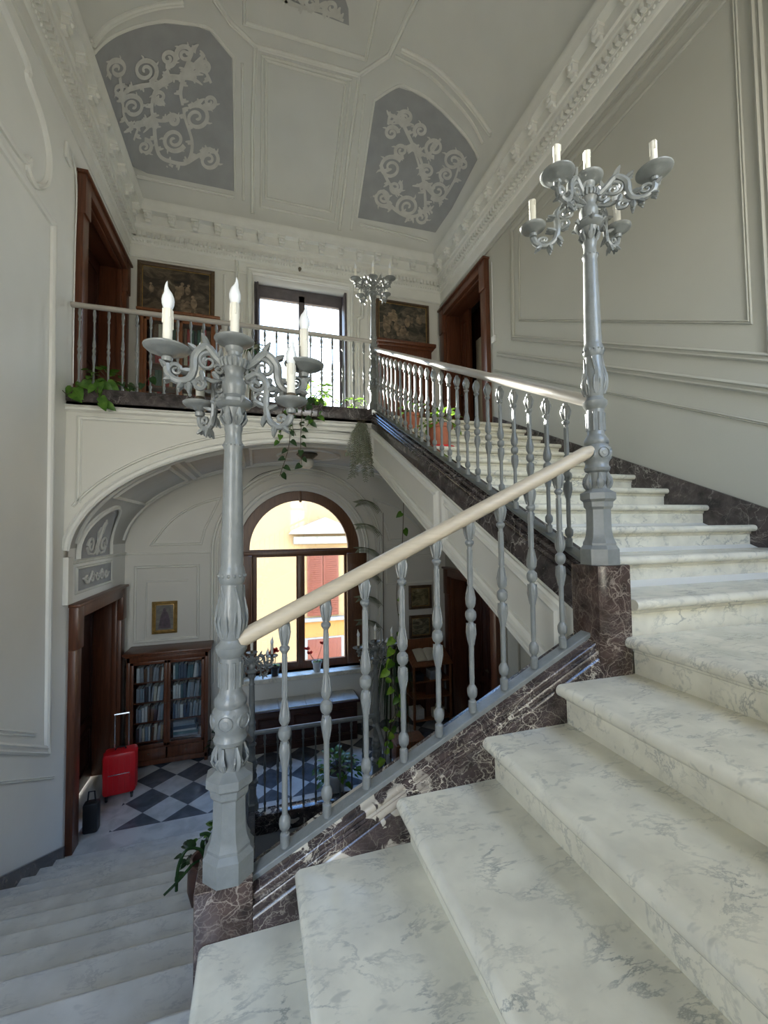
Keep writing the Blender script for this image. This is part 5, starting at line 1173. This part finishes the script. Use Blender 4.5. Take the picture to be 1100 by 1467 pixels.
def vine(root, pts, size, mat, step=.09, seed=2, r=.004, name='vine', dense=1):
    rnd = random.Random(seed); P = crom(pts, 8); m = MB(); m.tube(P, r, 5); stm = m.build(name, 'stem', root, world=False)
    m = MB(); acc = 0
    for i in range(1, len(P)):
        acc += (P[i] - P[i - 1]).length
        if acc > step:
            acc = 0
            for _ in range(dense):
                a = rnd.uniform(0, 2 * PI); d = Vector((cos(a), sin(a) * .6, rnd.uniform(-1.2, -.3))); b = P[i] + Vector((cos(a), sin(a), 0)) * size * .25; l = size * rnd.uniform(.8, 1.2)
                m.leaf(b, d, Vector((rnd.uniform(-.2, .2), -1, .4)), l, l * .8, 'heart')
    m.build('foliage', mat, root, world=False)
def straps(root, c, n, ln, w, mat, seed, up=.8, fall=1.2, name='foliage', spread=1.0):
    rnd = random.Random(seed); m = MB(); c = Vector(c)
    for i in range(n):
        a = rnd.uniform(0, 2 * PI); l = ln * rnd.uniform(.7, 1.1); h = Vector((cos(a), sin(a), 0)) * spread; P = []
        for k in range(8):
            t = k / 7; P.append(c + h * l * t * .75 + Vector((0, 0, up * l * t - fall * l * t * t)))
        sd = Vector((-sin(a), cos(a), 0)); vs = []
        for k, p in enumerate(P):
            q_ = w / 2 * (1 - (k / 7) ** 2 * .95); vs.append((m.bm.verts.new(p + sd * q_), m.bm.verts.new(p + Vector((0, 0, -.003))), m.bm.verts.new(p - sd * q_)))
        for A_, B_ in zip(vs, vs[1:]):
            m.bm.faces.new((A_[0], B_[0], B_[1], A_[1])); m.bm.faces.new((A_[1], B_[1], B_[2], A_[2]))
    m.build(name, mat, root, world=False)
# balcony pothos at the left end
p = empty('pothos_plant', (-1.62, 5.55, U), 'trailing green pothos at the far left end of the balcony, spilling through the balusters', 'plant')
pot(p, .13, .20, 'pot_black'); bush(p, (0, -.06, .22), .26, 34, .09, 'leaf', seed=3)
vine(p, [(-.05, -.1, .24), (-.18, -.30, .16), (-.28, -.36, .0), (-.33, -.40, .02)], .12, 'leaf', .08, 4, dense=2)
vine(p, [(.05, -.1, .24), (-.02, -.32, .14), (.0, -.40, -.03), (.06, -.40, -.13)], .13, 'leaf', .055, 5, dense=2)
vine(p, [(.1, -.1, .24), (.25, -.30, .17), (.38, -.34, .14), (.5, -.34, .3)], .09, 'leaf_dark', .10, 6)
# balcony ivy near the middle
p = empty('ivy_plant', (.72, 5.58, U), 'sunlit ivy in the middle of the balcony edge with strands hanging below the kerb', 'plant')
pot(p, .14, .20, 'pot_black'); bush(p, (0, -.06, .24), .36, 70, .09, 'leaf_bright', seed=8, squash=.6)
for k, (dx, dz, s) in enumerate(((-.20, -.42, 1), (-.10, -.78, 2), (-.33, -.5, 3), (.02, -.30, 4), (.10, -.22, 5), (-.24, -.92, 6))):
    vine(p, [(dx * .3, -.1, .24), (dx * .8 - .05, -.32, .16), (dx - .08, -.38, -.02), (dx - .10, -.39, dz * .5 + .02), (dx - .06 - .03 * k, -.39, dz + .10)], .085, 'leaf_dark' if k % 2 else 'leaf', .07, 30 + k)
p = empty('dracaena_plant', (-.10, 6.75, U), 'tall spiky plant on the balcony floor at the left edge of the bright window', 'plant')
pot(p, .17, .30, 'terra'); m = MB(); m.tube([(0, 0, .25), (.02, 0, .9), (0, .02, 1.35)], [.02, .018, .015], 8); m.build('trunk', 'stem', p, world=False)
straps(p, (0, .02, 1.32), 34, .42, .035, 'leaf_dark', 11, 1.0, 1.0); straps(p, (0.02, 0, .95), 16, .38, .035, 'leaf_dark', 12, .6, 1.1)
p = empty('pothos_plant', (1.22, 5.55, U), 'small pale plant at the foot of the balcony corner lamp post', 'plant'); pot(p, .10, .15, 'pot_grey'); bush(p, (0, -.03, .18), .22, 24, .075, 'leaf_bright', seed=14)
# hanging fern below the corner
p = empty('hanging_fern', (1.27, 5.20, 1.42), 'wispy greyish fern hanging from the balcony corner below the kerb', 'plant')
rnd = random.Random(5); m = MB(); ms = MB()
for s in range(16):
    a = rnd.uniform(-1, 1); P = crom([Vector((rnd.uniform(-.05, .10), 0, .0)), Vector((a * .10, -.03, -.18)), Vector((a * .16 + rnd.uniform(-.04, .04), -.04, -.42)), Vector((a * .2, -.04 + rnd.uniform(-.05, 0), -rnd.uniform(.45, .85)))], 10)
    ms.tube(P, .0022, 4)
    for i in range(4, len(P)):
        for sgn in (-1, 1): m.leaf(P[i], Vector((sgn, rnd.uniform(-.4, .4), -.6)), Vector((0, -1, 0)), rnd.uniform(.03, .06), .010, 'oval', .1)
m.build('foliage', 'leaf_dry', p, world=False); ms.build('stems', 'stem', p, world=False)
p = empty('hanging_fern', (2.02, 7.30, .2), 'dry feathery fronds arching beside the arched window', 'plant')
m = MB(); ms = MB()
for s in range(7):
    z0 = .25 - .42 * s; P = crom([Vector((.16, 0, z0 - .15)), Vector((.02, -.05, z0)), Vector((-.14, -.08, z0 + .06)), Vector((-.30, -.08, z0 + .02 + .02 * (s % 3)))], 8); ms.tube(P, .003, 4)
    for i in range(3, len(P)):
        for sgn in (-1, 1): m.leaf(P[i], Vector((-.7, -.1, sgn * .5 - .35)), Vector((0, -1, 0)), .11, .012, 'oval', .2)
ms.tube([(.18, 0, .1), (.17, 0, -1.2), (.16, 0, -2.6), (.16, 0, L - .2 + .02)], .006, 6)
m.build('foliage', 'leaf_dry', p, world=False); ms.build('stems', 'stem', p, world=False)
# terracotta pots on the upper flight
zk = B + RS * 8
p = empty('potted_plant', (1.84, 4.02, zk), 'leafy plant in a terracotta pot standing on the upper flight by the balusters', 'plant')
pot(p, .135, .26, 'terra'); m = MB(); m.lathe([(.11, 0), (.15, .012), (.155, .03), (.14, .03), (.10, .012)], 22); m.build('saucer', 'red', p, world=False); bush(p, (0, 0, .27), .24, 44, .085, 'leaf_bright', seed=21, hang=.6)
zk = B + RS * 10
p = empty('potted_plant', (1.78, 4.68, zk), 'smaller plant in a reddish pot higher on the upper flight, behind the terracotta one', 'plant'); pot(p, .11, .22, 'terra'); bush(p, (0, 0, .22), .18, 26, .07, 'leaf', seed=22)
# long hanging vine
yv = 4.25
vp = [at(a, b, y=yv) for a, b in ((583, 628), (579, 690), (576, 780), (568, 850), (572, 905), (562, 960), (572, 1010), (556, 1055), (552, 1092))]
org = vp[0]
p = empty('hanging_vine', org, 'long leafy pothos vine hanging from the upper stair string down the open well', 'plant')
vine(p, [v - org for v in vp], .085, 'leaf', .15, 31, .004)
vine(p, [v - org + Vector((-.02, .02, 0)) for v in vp[4:]], .095, 'leaf_bright', .06, 33, .003)
# grassy plant on a stand beside the lower right post
p = empty('spider_plant', (1.82, 5.72, L), 'mass of long grassy leaves falling from a tall stand beside the lower right lamp post', 'plant')
m = MB()
for a in range(3):
    q_ = 2 * PI * a / 3; m.tube([(.14 * cos(q_), .14 * sin(q_), 0), (.07 * cos(q_), .07 * sin(q_), 1.60)], .014, 7)
m.lathe([(.13, 1.60), (.14, 1.61), (.13, 1.63)], 18); m.build('stand', 'chest', p, world=False)
pot(p, .12, .20, 'pot_black', loc=(0, 0, 1.63)); straps(p, (0, 0, 1.80), 90, .55, .016, 'leaf_dark', 41, .55, 2.2); straps(p, (0, 0, 1.78), 70, .8, .014, 'leaf_dark', 42, .3, 2.1, 'hanging_leaves', .5)
m = MB(); m.box(1.95, 2.45, 5.95, 6.30, L, L + .28, .01); m.box(1.97, 2.43, 5.97, 6.28, L + .28, L + .30, .004); tag(m.build('wooden_crate', 'stand'), 'low wooden crate on the lower floor between grassy plant and reading stand', 'crate')
# plant on the lower landing behind its balustrade
p = empty('potted_plant', (1.03, 5.66, L), 'bushy green plant in a grey pot behind the lower landing balustrade', 'plant'); pot(p, .13, .24, 'pot_grey'); bush(p, (0, 0, .27), .30, 90, .085, 'leaf', seed=51, hang=.8, squash=1.0)
p = empty('potted_plant', (-.42, 6.85, L), 'dark plant in a white pot on the floor right of the lower bookcase', 'plant'); pot(p, .12, .26, 'pot_grey'); bush(p, (0, 0, .28), .26, 34, .11, 'leaf_dark', 'oval', 52)
# pots on the left flight along the string
k = 4; zk = A0 - RS * k
p = empty('potted_plant', (-.272, 2.68, zk), 'dark clay pot with black strap leaves standing beside the near lamp post pedestal', 'plant')
m = MB(); m.lathe([(.06, 0), (.08, .04), (.10, .12), (.098, .20), (.080, .245), (.072, .25), (.086, .265), (.086, .275), (.072, .272), (.06, .23), (.0, .22)], 28); m.build('pot', 'clay_dark', p, world=False)
m = MB()
def strap1(P, w):
    P = crom([Vector((q_[0] * .75, q_[1] * .75, .25 + (q_[2] - .22) * .75)) for q_ in P], 6); vs = []
    for i, q_ in enumerate(P):
        t = (P[min(i + 1, len(P) - 1)] - P[max(i - 1, 0)]).normalized(); sd = t.cross(Vector((0, 1, .2))).normalized(); ww = w * (1 - .3 * (i / len(P)))
        vs.append((m.bm.verts.new(q_ + sd * ww), m.bm.verts.new(q_ + Vector((0, -.004, 0))), m.bm.verts.new(q_ - sd * ww)))
    for a, b in zip(vs, vs[1:]): m.bm.faces.new((a[0], b[0], b[1], a[1])); m.bm.faces.new((a[1], b[1], b[2], a[2]))
strap1([(0, 0, .22), (-.04, -.04, .34), (-.13, -.08, .38), (-.18, -.1, .28), (-.19, -.1, .12)], .011)
strap1([(.0, 0, .24), (-.08, -.06, .26), (-.17, -.12, .21), (-.26, -.16, .16)], .011)
strap1([(.02, 0, .22), (.03, .02, .36), (.0, .03, .40), (-.05, .03, .40)], .016); strap1([(.03, 0, .22), (.07, 0, .33), (.10, .02, .42)], .014); strap1([(.0, .02, .22), (-.03, .02, .32), (-.02, .0, .38)], .014)
m.build('foliage', 'leaf_dark', p, world=False)
for k, sd in ((5, 61), (8, 62)):
    p = empty('potted_plant', (-.32, 1.5 + T * (k - .5), A0 - RS * k), 'small dark-potted plant on the left flight, %s down behind the near lamp post' % ('partway' if k == 5 else 'further'), 'plant'); pot(p, .09, .16, 'pot_black'); bush(p, (0, 0, .18), .16, 22, .07, 'leaf_dark' if k == 5 else 'leaf', 'oval', sd)
# cyclamens on the sill
for (x, mt, lab) in ((.30, 'pot_black', 'red cyclamen in a black pot at the left of the arched window sill'), (1.0, 'pot_grey', 'taller red cyclamen in a grey pot near the middle of the arched window sill')):
    p = empty('cyclamen', (x, 7.36, -2.42), lab, 'plant'); pot(p, .085, .17, mt)
    rnd = random.Random(int(x * 10)); ms = MB(); mf = MB(); ml = MB()
    for i in range(4 if x < .5 else 3):
        top = Vector((rnd.uniform(-.10, .12) if x < .5 else (-.17, .09, -.12)[i], rnd.uniform(-.03, .03), rnd.uniform(.33, .42) if x < .5 else (.38, .46, .30)[i]))
        ms.tube(crom([Vector((0, 0, .15)), Vector((top.x * .4, 0, top.z * .6)), top], 6), .0035, 5)
        for j in range(6):
            a = 2 * PI * j / 6; mf.leaf(top, Vector((cos(a) * .8, sin(a) * .5, .5 + rnd.uniform(-.3, .3))), Vector((0, -1, .3)), .062, .042, 'oval', -.2)
    for i in range(10):
        a = rnd.uniform(0, 2 * PI); ml.leaf((.03 * cos(a), .03 * sin(a), .17), (cos(a), sin(a), .25), (0, 0, 1), .07, .055, 'heart')
    ms.build('stems', 'stem', p, world=False); mf.build('petals', 'flower', p, world=False); ml.build('foliage', 'leaf', p, world=False)

# ------------------------------------------------------------------ outside
ho = empty('house', (1.5, 14, -6), 'sunlit yellow house with red-brown shutters seen through the arched window', 'building')
m = MB(); m.box(-8, 10, 14, 14.5, -10, 2.2); m.build('facade', 'ochre', ho)
m = MB(); m.box(1.35, 10, 13.97, 14.0, -10, -2.95); m.build('lower_facade', 'orange', ho)
m = MB(); m.box(1.3, 10, 13.85, 14.0, -2.98, -2.86, .02); m.build('string_course', 'stone_out', ho)
for x0 in (1.60, 2.12):
    m = MB(); m.box(x0, x0 + .50, 13.93, 13.98, -2.80, -.60, .01)
    for k in range(30): m.box(x0 + .05, x0 + .45, 13.91, 13.935, -2.72 + .068 * k, -2.69 + .068 * k)
    m.build('shutter', 'shutter', ho)
m = MB(); m.prism([(1.0, -.12), (3.3, -.12), (3.2, .0), (2.15, .42), (1.1, .0)], 'y', 13.7, 14.0); m.box(1.15, 3.15, 13.8, 14.0, -.45, -.2, .02); m.build('window_pediment', 'stone_out', ho)
m = MB(); m.box(1.5, 2.8, 13.94, 13.99, -4.4, -3.5, .02); fr = m.build('window_frame', 'stone_out', ho); m = MB(); m.box(1.6, 2.15, 13.92, 13.95, -4.35, -3.55, .01); m.box(2.2, 2.7, 13.92, 13.95, -4.35, -3.55, .01); m.build('shutter', 'shutter', ho)
m = MB(); m.box(-8, 10, 13.6, 14.5, 2.2, 2.35, .02); m.build('eaves', 'stone_out', ho)
m = MB(); m.box(-30, 30, 8.2, 40, -9.9, -9.8); struct(m.build('ground', 'stone_out'))

# ------------------------------------------------------------------ light
w = bpy.data.worlds.new('world'); SC.world = w; w.use_nodes = True; nt = w.node_tree; bgn = nt.nodes['Background']
tc = N(nt, 'ShaderNodeTexCoord'); sx = N(nt, 'ShaderNodeSeparateXYZ'); nt.links.new(tc.outputs['Generated'], sx.inputs[0])
rp = ramp(nt, [(0.0, (0.55, 0.50, 0.40)), (0.5, (0.80, 0.77, 0.68)), (0.55, (1.0, 0.975, 0.91)), (0.68, (0.66, 0.83, 1.0)), (0.82, (0.22, 0.46, 1.0))]); mm = N(nt, 'ShaderNodeMath', operation='MULTIPLY_ADD'); mm.inputs[1].default_value = .5; mm.inputs[2].default_value = .5
nt.links.new(sx.outputs['Z'], mm.inputs[0]); nt.links.new(mm.outputs[0], rp.inputs['Fac']); nt.links.new(rp.outputs['Color'], bgn.inputs['Color']); bgn.inputs['Strength'].default_value = 7.0
sun = bpy.data.lights.new('sun', 'SUN'); sun.energy = 28; sun.angle = R_(.6); sun.color = (1, .95, .86); so = bpy.data.objects.new('sun', sun); COL.objects.link(so)
d = Vector((-.14, 1, .30)).normalized(); so.rotation_euler = d.to_track_quat('Z', 'Y').to_euler(); so.location = (0, 20, 10)
def portal(name, c, w_, h_, direction):
    l = bpy.data.lights.new(name, 'AREA'); l.shape = 'RECTANGLE'; l.size = w_; l.size_y = h_; l.cycles.is_portal = True
    o = bpy.data.objects.new(name, l); COL.objects.link(o); o.location = c; o.rotation_euler = Vector(direction).to_track_quat('-Z', 'Z').to_euler()
portal('portal', ((WX0 + WX1) / 2, YF + .5, (WZ0 + WZ1) / 2), WX1 - WX0, WZ1 - WZ0, (0, -1, 0))
portal('portal', (AC, YF + .5, -.85), 2 * AR, 3.2, (0, -1, 0))
portal('portal', (-1.2, YN - .48, .2), 1.2, 2.6, (0, 1, 0))
portal('portal', (2.2, YN - .48, 2.2), 1.4, 2.0, (0, 1, 0))
SC.view_settings.view_transform = 'Standard'; SC.view_settings.look = 'None'; SC.view_settings.gamma = 1; SC.view_settings.use_curve_mapping = False
SC.view_settings.exposure = 0.64
SC.render.engine = 'CYCLES'
cy = SC.cycles; cy.max_bounces = 10; cy.diffuse_bounces = 7; cy.glossy_bounces = 4; cy.transparent_max_bounces = 16; cy.transmission_bounces = 6; cy.caustics_reflective = False; cy.caustics_refractive = False; cy.sample_clamp_indirect = 6; cy.use_denoising = True
